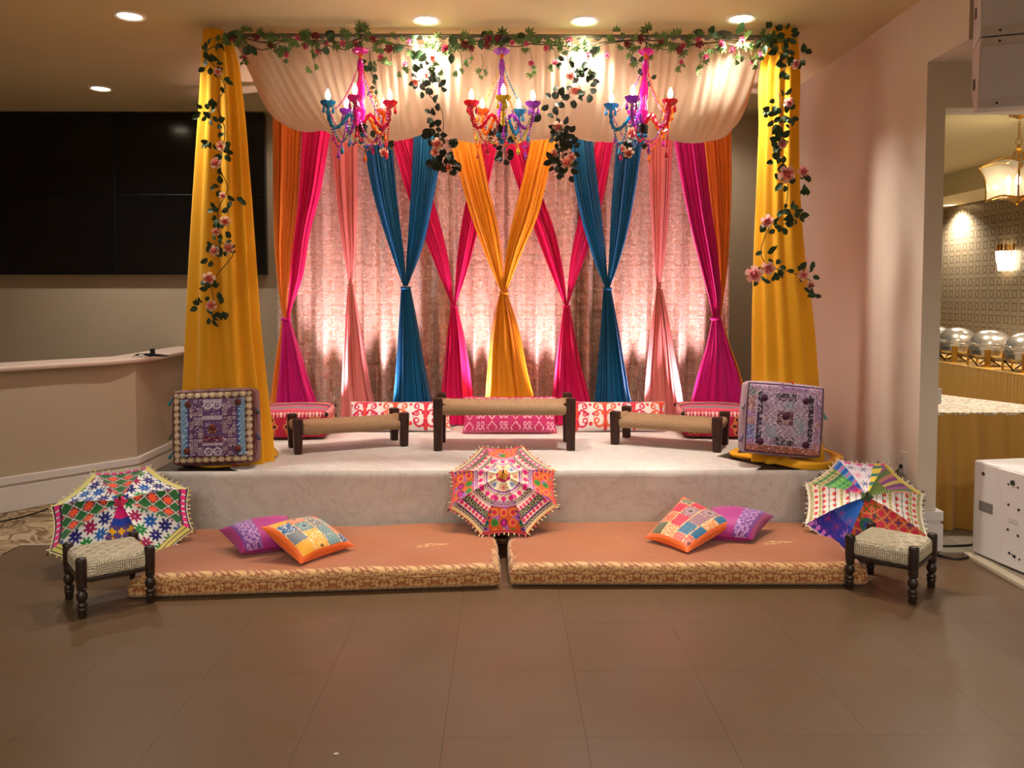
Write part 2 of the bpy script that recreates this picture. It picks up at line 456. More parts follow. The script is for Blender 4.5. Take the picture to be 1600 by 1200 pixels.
# ------------------------------------------------------------------ recessed ceiling lights
m_ring = mat('light_trim', (232, 226, 214), 0.45)
m_lens = mat('light_lens', (255, 244, 224), 0.5, emit=(255, 236, 200), estr=9.0)
ring_me = mesh_of(MB().lathe([(0.068, 0.0), (0.072, -0.006), (0.084, -0.010), (0.094, -0.006), (0.098, 0.0)], 32), 'trim_ring', m_ring)
lens_me = mesh_of(MB().lathe([(0.001, -0.003), (0.04, -0.004), (0.068, -0.003)], 32), 'lens', m_lens)
def downlight(x, y, z, watts, label, ang=130, tgt=None, cat='ceiling light', scale=1.0, color=WARM):
    t = thing('recessed_light', label, cat, (x, y, z), group='recessed ceiling lights')
    share('trim_ring', ring_me, t, (0, 0, 0), scale=scale); share('lens', lens_me, t, (0, 0, 0), scale=scale)
    spot('lamp', (0, 0, -0.03), tgt or (0, 0, -1), watts, color, ang, 0.9, 0.055, t)
    return t
downlight(-0.477, 5.15, CEIL, W_STAGE, 'round recessed light in the ceiling between left and middle chandelier', 116)
downlight(0.500, 5.15, CEIL, W_STAGE, 'round recessed light in the ceiling between middle and right chandelier', 116)
downlight(1.458, 5.10, CEIL, W_STAGE, 'round recessed light in the ceiling near the right yellow drape', 116)
for (x, y, w_, lb) in ((-0.48, 6.55, 45, 'recessed light hidden above the swag, left'), (0.50, 6.55, 45, 'recessed light hidden above the swag, right'), (1.72, 7.35, 22, 'added fill light hidden behind the backdrop, right'), (-1.75, 7.35, 16, 'added fill light hidden behind the backdrop, left')):
    downlight(x, y, CEIL, w_, lb, 150)  # the pair behind the backdrop is added fill for the wall gaps
downlight(-2.273, 5.09, CEIL, W_SIDE, 'round recessed light in the ceiling left of the yellow drape')
downlight(-3.314, 6.86, CEIL, W_SIDE, 'round recessed light in the ceiling just above the video wall')
for (x, y, w_) in ((-3.4, 0.2, 'far left of the near row'), (-1.2, 0.0, 'left of centre in the near row'), (1.2, 0.0, 'right of centre in the near row'), (3.4, 0.2, 'far right of the near row'), (-1.8, -3.0, 'left of the rear row'), (1.8, -3.0, 'right of the rear row')):
    downlight(x, y, CEIL, W_HALL * (2.8 if y < -1 else 0.9), 'recessed hall ceiling light outside the picture, ' + w_, 168, color=HALLC)
rl = PZ(1483, 320, 2.572)
downlight(rl.x, rl.y, 2.572, W_ROOM * 0.6, 'small recessed light in the soffit by the papered wall', 140, None, 'ceiling light', 0.9)
downlight(3.15, 5.45, 2.81, W_ROOM * 0.5, 'added fill light in the buffet room ceiling hidden by the header', 150)  # added out of view to brighten the gold skirts
downlight(4.1, 8.0, 2.81, W_ROOM * 0.4, 'added fill light in the buffet room ceiling hidden by the column', 150)  # another added lamp, out of view, lifting the buffet room
downlight(4.9 + 0.28, 7.4, 2.572, W_ROOM * 0.6, 'added fill light in the soffit hidden above the wall lamp', 140)  # added and unseen, brightens the soffit side of the room

# ================================================================== STAGE
SZ = 0.413
m_stage = mottled('stage_deck', (74, 60, 48), (60, 48, 38), 5, 0.6)
t = thing('stage_platform', 'low dark stage deck showing at the corners under the pale cloth', 'stage', (0, 5.0, 0))
MB().box((-0.04, 0.95, SZ - 0.03), (4.26, 1.9, 0.05)).build('deck', m_stage, t, smooth=0, bevel=0.004)
for sx in (-2.0, -0.7, 0.65, 1.95):
    for sy in (0.15, 1.75):
        MB().box((sx, sy, (SZ - 0.055) / 2), (0.05, 0.05, SZ - 0.055)).build('leg', m_black, t, smooth=0)
m_cloth = mat('marbled_cloth', (222, 214, 206), 0.6, spec=0.3, sheen=0.2)
h = NT(m_cloth); v, s_ = h.coords()
n = h.noise(v, 5.5, 6.0, 0.62, 0.7)
vein = h.math('ABSOLUTE', h.math('SUBTRACT', n, 0.5))
c1 = h.ramp(vein, [(0.0, (204, 197, 191)), (0.02, (222, 215, 209)), (0.12, (228, 222, 216))])
h.color(h.mix(h.math('MULTIPLY', h.noise(v, 7.0, 6.0, 0.65), 0.55), c1, rgb(206, 199, 193)))
h.bump(h.noise(v, 5.0, 4.0, 0.5, 0.6), 0.3, 0.03)
# cloth: top sheet with the two front corners left bare, and a front skirt with soft wrinkles
t = thing('stage_cloth', 'off-white marbled cloth covering the stage top and front', 'cloth', (0, 5.0, SZ))
topo = [(-1.62, -0.012), (1.55, -0.012), (1.62, 0.10), (1.42, 0.42), (1.95, 1.0), (1.98, 1.88), (-2.05, 1.88), (-2.02, 1.0), (-1.66, 0.42), (-1.72, 0.12)]
MB().poly_prism(topo, -0.0045, 0.004).build('top_sheet', m_cloth, t, smooth=0)
u, v = uvgrid(240, 40)
X = -2.19 + u * 4.28
Z = -v * (SZ - 0.012) + 0.004
wr = 0.006 * np.sin(X * 7 + 2 * np.sin(v * 3)) * v + 0.004 * np.sin(X * 19 + v * 5 + 1.3 * np.sin(X * 3)) * v + 0.003 * np.exp(-((v - 0.25 - 0.05 * np.sin(X * 2)) / 0.09) ** 2) * np.clip(np.sin(X * 1.7), 0, 1)
Yv = -0.016 - wr - 0.012 * np.sqrt(np.clip(v * 12, 0, 1)) 
Z = np.where(v < 0.02, 0.004, Z)
sk = np_mesh('front_skirt', np.stack([X, Yv, Z], 1), grid_faces(240, 40, flip=True), m_cloth, t)

# ================================================================== BACKDROP
def hermite(zq, zs, vals):
    zs = np.asarray(zs, float); vals = np.asarray(vals, float)
    m = np.gradient(vals, zs) if len(zs) > 1 else np.zeros(1)
    i = np.clip(np.searchsorted(zs, zq) - 1, 0, len(zs) - 2)
    hh = zs[i + 1] - zs[i]; s = (zq - zs[i]) / hh
    return ((2 * s**3 - 3 * s**2 + 1) * vals[i] + (s**3 - 2 * s**2 + s) * hh * m[i] + (-2 * s**3 + 3 * s**2) * vals[i + 1] + (s**3 - s**2) * hh * m[i + 1])
BY = 6.72
def gathered(name, parent, m, left, right, folds, Y=BY, rounding=0.18, depth=0.75, nz=70, seed=0, per=14):
    """cloth between two measured edges (py, px); folds run along it"""
    r_ = np.random.default_rng(seed + 11)
    ly = [a for a, b in left]; ry = [a for a, b in right]
    y0, y1 = min(ly[0], ry[0]), max(ly[-1], ry[-1])
    py = np.linspace(y0, y1, nz)
    lx = hermite(np.clip(py, ly[0], ly[-1]), ly, [b for a, b in left]); rx = hermite(np.clip(py, ry[0], ry[-1]), ry, [b for a, b in right])
    L = np.array([tuple(PY(a, b, Y)) for a, b in zip(lx, py)]); R_ = np.array([tuple(PY(a, b, Y)) for a, b in zip(rx, py)])
    nu = folds * per + 1
    u = np.linspace(0, 1, nu)
    ph = 2 * PI * folds * (u + 0.035 * np.sin(2 * PI * u * 2.3 + r_.random() * 6) + 0.02 * np.sin(2 * PI * u * 5.1 + r_.random() * 6))
    amp = 0.65 + 0.35 * np.sin(2 * PI * u * 1.7 + r_.random() * 6)
    V = np.zeros((nz, nu, 3))
    for k in range(nz):
        w = np.linalg.norm(R_[k] - L[k]); 
        p = L[k][None] * (1 - u[:, None]) + R_[k][None] * u[:, None]
        d = depth * w / folds * 2.2
        off = min(0.045, d) * amp * np.abs(np.sin(ph / 2 + 0.25 * math.sin(k * 0.09 + seed))) ** 0.75
        rb = rounding * min(w, 0.2) * np.sqrt(np.clip(1 - (2 * u - 1) ** 2, 0, 1))
        p[:, 1] -= off + rb
        p[:, 0] += 0.25 * min(0.012, d) * np.cos(ph)
        V[k] = p
    V = V.transpose(1, 0, 2).reshape(-1, 3)
    return np_mesh(name, V, grid_faces(nu, nz, flip=True), m, parent)
def band(name, parent, m, px, py, w_px, Y=BY - 0.02):
    c = PY(px, py, Y); r = w_px / 186.0 / 2
    mb = MB(); mb.lathe([(r * 1.0, -0.012), (r * 1.12, -0.006), (r * 1.12, 0.006), (r, 0.012)], 16, Matrix.Translation(c) @ Matrix.Diagonal((1, 0.75, 1, 1)))
    return mb.build(name, m, parent)

def cloth(name, c, rough=0.55, sheen=0.08, spec=0.3, tr=0.0, weave=900, c2=None):
    m = mat(name, c, rough, 0, spec, sheen, translucent=tr)
    h = NT(m); v, _ = h.coords(); h.bump(h.noise(v, weave, 1.0), 0.12, 0.001)
    return m
m_orange = cloth('orange_chiffon', (240, 138, 52), 0.6)
m_hotpink = cloth('hot_pink_satin', (226, 14, 100), 0.5)
m_magenta = cloth('magenta_satin', (206, 20, 130), 0.48)
m_palepink = cloth('pale_pink_chiffon', (232, 138, 134), 0.65)
m_blue = cloth('teal_blue_satin', (0, 94, 144), 0.45)
m_gold = cloth('gold_satin', (244, 164, 28), 0.38, spec=0.5)
m_damaskb = mat('champagne_damask', (200, 150, 124), 0.42, 0.35, 0.5)
h = NT(m_damaskb); vv_, s_ = h.coords()
mask = h.damask(s_[0], s_[2], 0.10, 0.21, 20.0, 0.455, 0.05, 4.0)
h.color(h.mix(mask, rgb(198, 162, 138), rgb(250, 230, 216)))
h.link(h.ramp(mask, [(0, (0.5,) * 3 + (1,)), (1, (0.27,) * 3 + (1,))]), h.b.inputs['Roughness'])
h.link(h.ramp(mask, [(0, (0.25,) * 3 + (1,)), (1, (0.60,) * 3 + (1,))]), h.b.inputs['Metallic'])
h.bump(h.math('ADD', mask, h.math('MULTIPLY', h.noise(vv_, 220, 2.0), 1.6)), 0.5, 0.005)

t = thing('damask_backdrop', 'champagne damask backdrop curtain hanging in soft folds behind the coloured drapes', 'curtain')
def backdrop_half(name, xa, xb, seed):
    r_ = np.random.default_rng(seed)
    nu, nz = 330, 60
    u, v = uvgrid(nu, nz)
    X = xa + (xb - xa) * u; Z = SZ + 0.006 + (3.04 - SZ) * v
    ph = X * 2 * PI / 0.16 + 1.3 * np.sin(X * 3.1 + seed) + 0.6 * np.sin(X * 7.7 + seed * 2) + 0.5 * np.sin(v * 3 + X * 2)
    amp = 0.075 * (0.75 + 0.35 * np.sin(X * 5.3 + seed)) * (1.0 - 0.25 * v)
    Y = 6.90 + amp * (1.0 - 1.7 * np.abs(np.sin(ph / 2)) ** 1.3) + 0.006 * np.sin(ph * 2.3 + 1)
    return np_mesh(name, np.stack([X, Y, Z], 1), grid_faces(nu, nz), m_damaskb, t)
backdrop_half('curtain_panel', -1.90, 0.005, 1); backdrop_half('curtain_panel', 0.0, 1.89, 4)
m_pole = mat('dark_pipe', (46, 40, 38), 0.4, 0.6)
MB().tube([(-1.93, 6.98, 3.06), (1.93, 6.98, 3.06)], 0.02, 12).build('top_bar', m_pole, t)
for x in (-1.86, 1.86): MB().tube([(x, 7.0, SZ - 0.413), (x, 7.0, 3.06)], 0.02, 12).build('upright', m_pole, t)

TOP = 118  # the drapes run on up behind the swag
def up(rows):
    (y0, x0), (y1, x1) = rows[0], rows[1]
    return [(TOP, x0 + (x0 - x1) / (y1 - y0) * (y0 - TOP) * 0.9)] + rows
def drape(label, parts, ties):
    t = thing('tied_drape', label, 'curtain', group='tied drapes on the backdrop')
    for k, (nm, m, L, R_, folds, Y, top) in enumerate(parts):
        gathered(nm, t, m, up(L) if top else L, up(R_) if top else R_, folds, Y, seed=hash_(label) + k, nz=80 if top else 60)
    for (px, py, w, m, Y) in ties: band('tie_band', t, m, px, py, w, Y)
    return t
def hash_(s): return sum(ord(c) * (i + 1) for i, c in enumerate(s)) % 1000
BOT = 662
drape('orange and hot pink drape tied together at the left end of the backdrop', [
    ('gathered_panel', m_orange, [(207, 426), (325, 427), (425, 432), (487, 441), (499, 444)], [(212, 472), (325, 466), (412, 456), (485, 449), (499, 450)], 6, 6.72, True),
    ('gathered_panel', m_hotpink, [(207, 472), (325, 466), (412, 456), (485, 449), (499, 447)], [(225, 514), (305, 500), (362, 485), (437, 472), (490, 454), (499, 453)], 5, 6.70, True),
    ('lower_panel', m_magenta, [(499, 442), (580, 437), (630, 432), (BOT, 430)], [(499, 453), (542, 467), (592, 482), (635, 497), (BOT, 505)], 5, 6.70, False),
    ('lower_panel', m_orange, [(499, 440), (555, 432), (630, 422), (BOT, 418)], [(499, 446), (555, 443), (630, 438), (BOT, 436)], 2, 6.73, False)],
    [(447, 499, 14, m_magenta, 6.70)])
drape('pale pink drape tied once, left of the left blue drape', [
    ('gathered_panel', m_palepink, [(225, 517), (325, 527), (400, 537), (447, 545)], [(225, 560), (325, 559), (400, 556), (447, 551)], 6, 6.73, True),
    ('lower_panel', m_palepink, [(447, 543), (505, 539), (592, 534), (BOT, 531)], [(447, 552), (517, 565), (580, 575), (630, 585), (BOT, 591)], 5, 6.73, False)],
    [(547.5, 447, 9, m_palepink, 6.73)])
drape('teal blue drape parted in a V, left of the gold drape', [
    ('gathered_panel', m_blue, [(225, 569), (307, 585), (380, 607), (447, 630)], [(225, 613), (325, 622), (412, 632), (447, 634)], 8, 6.70, True),
    ('gathered_panel', m_blue, [(217, 646), (300, 642), (412, 635), (447, 633)], [(217, 690), (275, 684), (312, 677), (387, 660), (447, 637)], 8, 6.70, True),
    ('lower_panel', m_blue, [(449, 627), (530, 622), (605, 617), (BOT, 611)], [(449, 641), (505, 652), (580, 665), (627, 674), (BOT, 681)], 9, 6.70, False)],
    [(633.5, 450, 14, m_blue, 6.69)])
drape('hot pink drape parted in a V between left blue and gold drapes', [
    ('gathered_panel', m_hotpink, [(217, 612), (312, 640), (375, 665), (430, 687), (477, 706)], [(217, 647), (320, 680), (400, 700), (477, 710)], 7, 6.77, True),
    ('gathered_panel', m_hotpink, [(225, 748), (325, 725), (400, 714), (477, 709)], [(225, 778), (362, 747), (425, 730), (477, 712)], 7, 6.77, True),
    ('lower_panel', m_hotpink, [(479, 704), (555, 695), (617, 689), (BOT, 684)], [(479, 714), (535, 727), (605, 737), (BOT, 743)], 6, 6.76, False)],
    [(709, 479, 11, m_hotpink, 6.76)])
drape('gold satin drape parted in a V at the middle of the backdrop', [
    ('gathered_panel', m_gold, [(217, 702), (262, 715), (340, 737), (407, 762), (456, 783)], [(220, 750), (287, 762), (350, 777), (420, 786), (456, 788)], 6, 6.70, True),
    ('gathered_panel', m_gold, [(225, 829), (300, 812), (362, 797), (420, 788), (456, 786)], [(225, 869), (270, 857), (345, 837), (390, 817), (456, 791)], 6, 6.70, True),
    ('lower_panel', m_gold, [(459, 780), (470, 777), (530, 766), (592, 760), (BOT, 756)], [(459, 793), (512, 810), (585, 825), (622, 834), (BOT, 841)], 5, 6.70, False)],
    [(787, 458, 13, m_gold, 6.69)])
drape('hot pink drape parted in a V between gold and right blue drapes', [
    ('gathered_panel', m_hotpink, [(225, 788), (295, 810), (360, 835), (425, 860), (477, 882)], [(225, 826), (305, 847), (362, 867), (437, 882), (477, 886)], 7, 6.77, True),
    ('gathered_panel', m_hotpink, [(225, 930), (325, 907), (400, 892), (477, 885)], [(222, 959), (340, 935), (387, 920), (440, 900), (477, 888)], 7, 6.77, True),
    ('lower_panel', m_hotpink, [(479, 880), (530, 872), (592, 865), (BOT, 857)], [(479, 890), (530, 900), (580, 910), (617, 920), (BOT, 928)], 6, 6.76, False)],
    [(885, 479, 11, m_hotpink, 6.76)])
drape('teal blue drape parted in a V, right of the gold drape', [
    ('gathered_panel', m_blue, [(225, 891), (282, 896), (350, 910), (412, 930), (449, 945)], [(220, 926), (300, 935), (387, 945), (449, 950)], 8, 6.70, True),
    ('gathered_panel', m_blue, [(237, 961), (312, 955), (400, 951), (449, 948)], [(237, 1001), (300, 992), (375, 977), (425, 962), (449, 953)], 8, 6.70, True),
    ('lower_panel', m_blue, [(452, 943), (492, 940), (555, 935), (617, 930), (BOT, 926)], [(452, 955), (505, 965), (580, 977), (627, 985), (BOT, 992)], 9, 6.70, False)],
    [(949, 451, 13, m_blue, 6.69)])
drape('pale pink drape tied once, right of the right blue drape', [
    ('gathered_panel', m_palepink, [(215, 1010), (262, 1012), (350, 1017), (425, 1023), (449, 1026)], [(225, 1051), (325, 1045), (387, 1040), (449, 1032)], 6, 6.73, True),
    ('lower_panel', m_palepink, [(449, 1025), (505, 1017), (567, 1010), (627, 1005), (BOT, 1002)], [(449, 1034), (505, 1045), (560, 1055), (615, 1065), (BOT, 1073)], 6, 6.73, False)],
    [(1029.5, 449, 9, m_palepink, 6.73)])
drape('magenta and orange drape tied together at the right end of the backdrop', [
    ('gathered_panel', m_orange, [(222, 1099), (325, 1110), (400, 1120), (475, 1124), (497, 1122)], [(225, 1142), (325, 1141), (425, 1135), (475, 1129), (497, 1126)], 6, 6.72, True),
    ('gathered_panel', m_magenta, [(220, 1052), (305, 1067), (375, 1082), (425, 1095), (482, 1110), (497, 1113)], [(222, 1100), (325, 1111), (400, 1121), (475, 1126), (497, 1124)], 6, 6.70, True),
    ('lower_panel', m_magenta, [(498, 1112), (542, 1102), (580, 1090), (625, 1079), (BOT, 1070)], [(498, 1126), (542, 1137), (580, 1150), (622, 1160), (BOT, 1168)], 6, 6.70, False),
    ('lower_panel', m_orange, [(498, 1120), (542, 1130), (580, 1143), (BOT, 1158)], [(498, 1127), (542, 1141), (580, 1155), (622, 1166), (BOT, 1175)], 2, 6.73, False)],
    [(1118.5, 498, 15, m_magenta, 6.69)])

# ================================================================== CANOPY: swag and yellow side drapes
PYF = 5.27
m_swag = mat('ivory_chiffon', (222, 198, 172), 0.75, spec=0.15, sheen=0.2, translucent=0.35)
t = thing('ceiling_swag', 'ivory chiffon swag gathered along the canopy front and sagging toward the backdrop', 'curtain')
hem_px = [370, 385, 400, 420, 445, 480, 520, 570, 620, 650, 700, 760, 800, 860, 900, 950, 1000, 1050, 1100, 1140, 1165, 1185, 1192]
hem_py = [105, 150, 180, 197, 204, 204, 221, 226, 216, 209, 218, 223, 220, 216, 213, 221, 219, 215, 222, 218, 208, 165, 120]
nu, nv = 560, 46
u, v = uvgrid(nu, nv)
px = 370 + u * (1192 - 370)
Xf = (px - 787.0) / (FPX / PYF)
hz = CAMH + (460 - hermite(px, hem_px, hem_py)) / (FPX / 5.62)
vb = 0.40
top_f, top_b = 3.125, 3.03
s1 = np.clip(v / vb, 0, 1); s2 = np.clip((v - vb) / (1 - vb), 0, 1)
Zs = np.where(v <= vb, top_f + (hz - top_f) * np.sin(s1 * PI / 2) ** 1.15, hz + (top_b - hz) * (1 - np.cos(s2 * PI / 2)) ** 0.9)
Yfl = PYF + 0.02 + 0.36 * (1 - np.cos(s1 * PI / 2)); 
Ys = np.where(v <= vb, Yfl, PYF + 0.38 + s2 * (6.80 - PYF - 0.38))
skew = 0.10 * np.exp(-((px - 370) / 150.0) ** 2) - 0.03 * np.exp(-((1192 - px) / 120.0) ** 2)
ph0 = (u - skew * 3.0 * s1 * 0.5) * 2 * PI * 46
ph = ph0 + 2.2 * np.sin(u * 23) + 1.1 * np.sin(u * 61 + 1.0) + 0.8 * np.sin(v * 3 + u * 15)
big = np.sin(u * 2 * PI * 11 + 1.5 * np.sin(u * 17) + 0.8 * v)
gath = 0.35 + 0.65 * np.exp(-s1 * 1.2)
Ys = Ys + (0.012 * np.sin(ph) * gath + 0.024 * big * np.clip(s1 * 1.4, 0, 1)) * (1 - 0.7 * s2)
Xs = Xf + 0.10 * (Xf / 1.7) * s1 * (-0.10) + np.where(px < 520, 1, 0) * 0.0
swag = np_mesh('swag_cloth', np.stack([Xs, Ys, Zs], 1), grid_faces(nu, nv), m_swag, t)
m_pipe = mat('canopy_pipe', (120, 116, 112), 0.35, 0.8)
MB().tube([(-1.80, PYF + 0.03, 3.135), (1.78, PYF + 0.03, 3.135)], 0.018, 12).build('front_bar', m_pipe, t)
MB().tube([(-1.9, 6.80, 3.035), (1.93, 6.80, 3.035)], 0.016, 12).build('back_bar', m_pipe, t)

m_yellow = mat('yellow_chiffon', (252, 188, 44), 0.7, spec=0.2, sheen=0.1, translucent=0.18)
h = NT(m_yellow); vv_, s_ = h.coords(); h.bump(h.noise(vv_, 700, 1.0), 0.1, 0.001)
def post_drape(label, rows, folds, seed, puddle, drop):
    t = thing('post_drape', label, 'curtain', group='yellow drapes on the canopy posts')
    r_ = np.random.default_rng(seed)
    py = np.linspace(rows[0][0], rows[-1][0], 90)
    ys = [r[0] for r in rows]
    lx = hermite(py, ys, [r[1] for r in rows]); rx = hermite(py, ys, [r[2] for r in rows])
    n = folds * 12
    th = np.linspace(0, 2 * PI, n, endpoint=False)
    wob = 0.8 * np.sin(2 * th + r_.random() * 6) + 0.5 * np.sin(3 * th + r_.random() * 6)
    V = []
    for a, b, y in zip(lx, rx, py):
        L = PY(a, y, PYF); R_ = PY(b, y, PYF); c = (L + R_) / 2; hw = (R_.x - L.x) / 2
        k = (y - py[0]) / (py[-1] - py[0])
        f = 1 + (0.11 + 0.05 * (1 - k)) * np.sin(folds * th + wob + 0.4 * math.sin(k * 4)) 
        dep = min(hw * 0.62, 0.14)
        V.append(np.stack([c.x + hw * 0.94 * np.cos(th) * f, PYF + dep * np.sin(th) * f, np.full(n, max(c.z, SZ + 0.006))], 1))
    V = np.array(V).transpose(1, 0, 2).reshape(-1, 3)
    np_mesh('hanging_panel', V, grid_faces(n, len(py), wrap=True), m_yellow, t)
    # cloth bunched on the stage
    pts = smooth_path([PZ(a, b, z) for a, b, z in puddle], 8)
    k = len(pts); mb = MB(); n2 = 14; vs = []; fs = []
    for i, p in enumerate(pts):
        q = i / (k - 1); env = math.sin(PI * min(max(q, 0.04), 0.96)) ** 0.5
        d = (pts[min(i + 1, k - 1)] - pts[max(i - 1, 0)]).normalized(); sd = d.cross(Vector((0, 0, 1))).normalized()
        for j in range(n2):
            a = 2 * PI * j / n2
            rr = env * (1 + 0.28 * math.sin(3 * a + q * 9 + seed) + 0.18 * math.sin(5 * a - q * 14))
            vs.append(p + sd * (0.042 * rr * math.cos(a)) + Vector((0, 0, max(-0.0 if not drop else -0.05, 0.024 * rr * math.sin(a) + 0.012))))
    for i in range(k - 1):
        for j in range(n2): fs.append((i * n2 + j, i * n2 + (j + 1) % n2, (i + 1) * n2 + (j + 1) % n2, (i + 1) * n2 + j))
    fs += [tuple(range(n2)), tuple((k - 1) * n2 + j for j in range(n2 - 1, -1, -1))]
    mb.add(vs, fs); mb.build('bunched_hem', m_yellow, t, smooth=180)
    c = PY((rows[0][1] + rows[0][2]) / 2, 60, PYF)
    MB().tube([(c.x, PYF, SZ + 0.001), (c.x, PYF, 3.14)], 0.022, 12).build('post', m_pipe, t)
    return t
post_drape('long yellow drape wrapped round the left canopy post', [(46, 319, 346), (60, 318, 358), (80, 317, 366), (150, 314, 377), (250, 308, 386), (400, 299, 397), (500, 294, 404), (600, 288, 414), (690, 284, 424), (726, 284, 426)], 9, 2,
           [(280, 724, SZ + .006), (330, 729, SZ + .006), (370, 727, SZ + .006), (400, 722, SZ + .006), (426, 712, SZ + .006), (424, 700, SZ + .006)], False)
post_drape('long yellow drape wrapped round the right canopy post', [(44, 1208, 1240), (60, 1200, 1244), (95, 1191, 1247), (200, 1187, 1246), (300, 1183, 1248), (400, 1179, 1255), (500, 1177, 1268), (600, 1176, 1276), (700, 1174, 1283), (722, 1172, 1286)], 10, 5,
           [(1152, 704, SZ + .006), (1148, 714, SZ + .006), (1190, 719, SZ + .006), (1225, 726, SZ + .006), (1265, 732, SZ + .006), (1300, 728, SZ + .006), (1308, 716, SZ + .006), (1290, 706, SZ + .006)], False)

# ================================================================== CHANDELIERS
JEWEL = dict(magenta=(236, 20, 170), blue=(20, 140, 190), orange=(250, 120, 24), red=(224, 26, 62), purple=(170, 60, 205), yellow=(232, 208, 60), navy=(30, 60, 150))
def jewel(c): return mat('acrylic_' + c, JEWEL[c], 0.12, spec=0.7, coat=0.6, trans=0.35)
m_bulb = mat('bulb_glass', (255, 244, 220), 0.3, emit=(255, 240, 214), estr=E_BULB)
m_chrome = mat('chrome', (190, 186, 182), 0.15, 1.0)
bulb_me = mesh_of(MB().lathe([(0.006, 0), (0.011, 0.01), (0.0145, 0.022), (0.012, 0.036), (0.006, 0.048), (0.0008, 0.058)], 12), 'bulb', m_bulb, 180)
def cup(mb, z0, r, hgt, M, n=20):
    mb.lathe([(0.008, z0 - 0.008), (r * 0.5, z0 - 0.004), (r * 0.9, z0 + hgt * 0.5), (r, z0 + hgt), (r * 0.8, z0 + hgt * 0.8), (0.010, z0 + 0.004)], n, M, wob=lambda t: 1 + 0.09 * math.cos(t * 8))
def drop_mesh(c): return mesh_of(MB().lathe([(0.0006, 0.0), (0.003, -0.004), (0.0022, -0.010), (0.008, -0.026), (0.0105, -0.036), (0.007, -0.046), (0.0006, -0.05)], 8), 'drop', jewel(c), 30)
DROPS = {c: drop_mesh(c) for c in JEWEL}
def beads(pts, r, c, name, parent):
    """string of beads hung along a path: one part"""
    mb = MB(); L = 0; pts = [Vector(p) for p in pts]
    step = r * 2.5; acc = 0.0
    for i in range(len(pts) - 1):
        d = (pts[i + 1] - pts[i]); l = d.length; a = step - acc
        while a <= l:
            mb.lathe([(0.0005, -r), (r * 0.85, -r * 0.5), (r * 0.85, r * 0.5), (0.0005, r)], 6, Matrix.Translation(pts[i] + d * (a / l)))
            a += step
        acc = (l - (a - step))
    o = mb.build(name, jewel(c), parent, smooth=0); return o
def catenary(a, b, sag, n=14):
    a = Vector(a); b = Vector(b)
    return [a.lerp(b, i / n) - Vector((0, 0, sag * 4 * (i / n) * (1 - i / n))) for i in range(n + 1)]
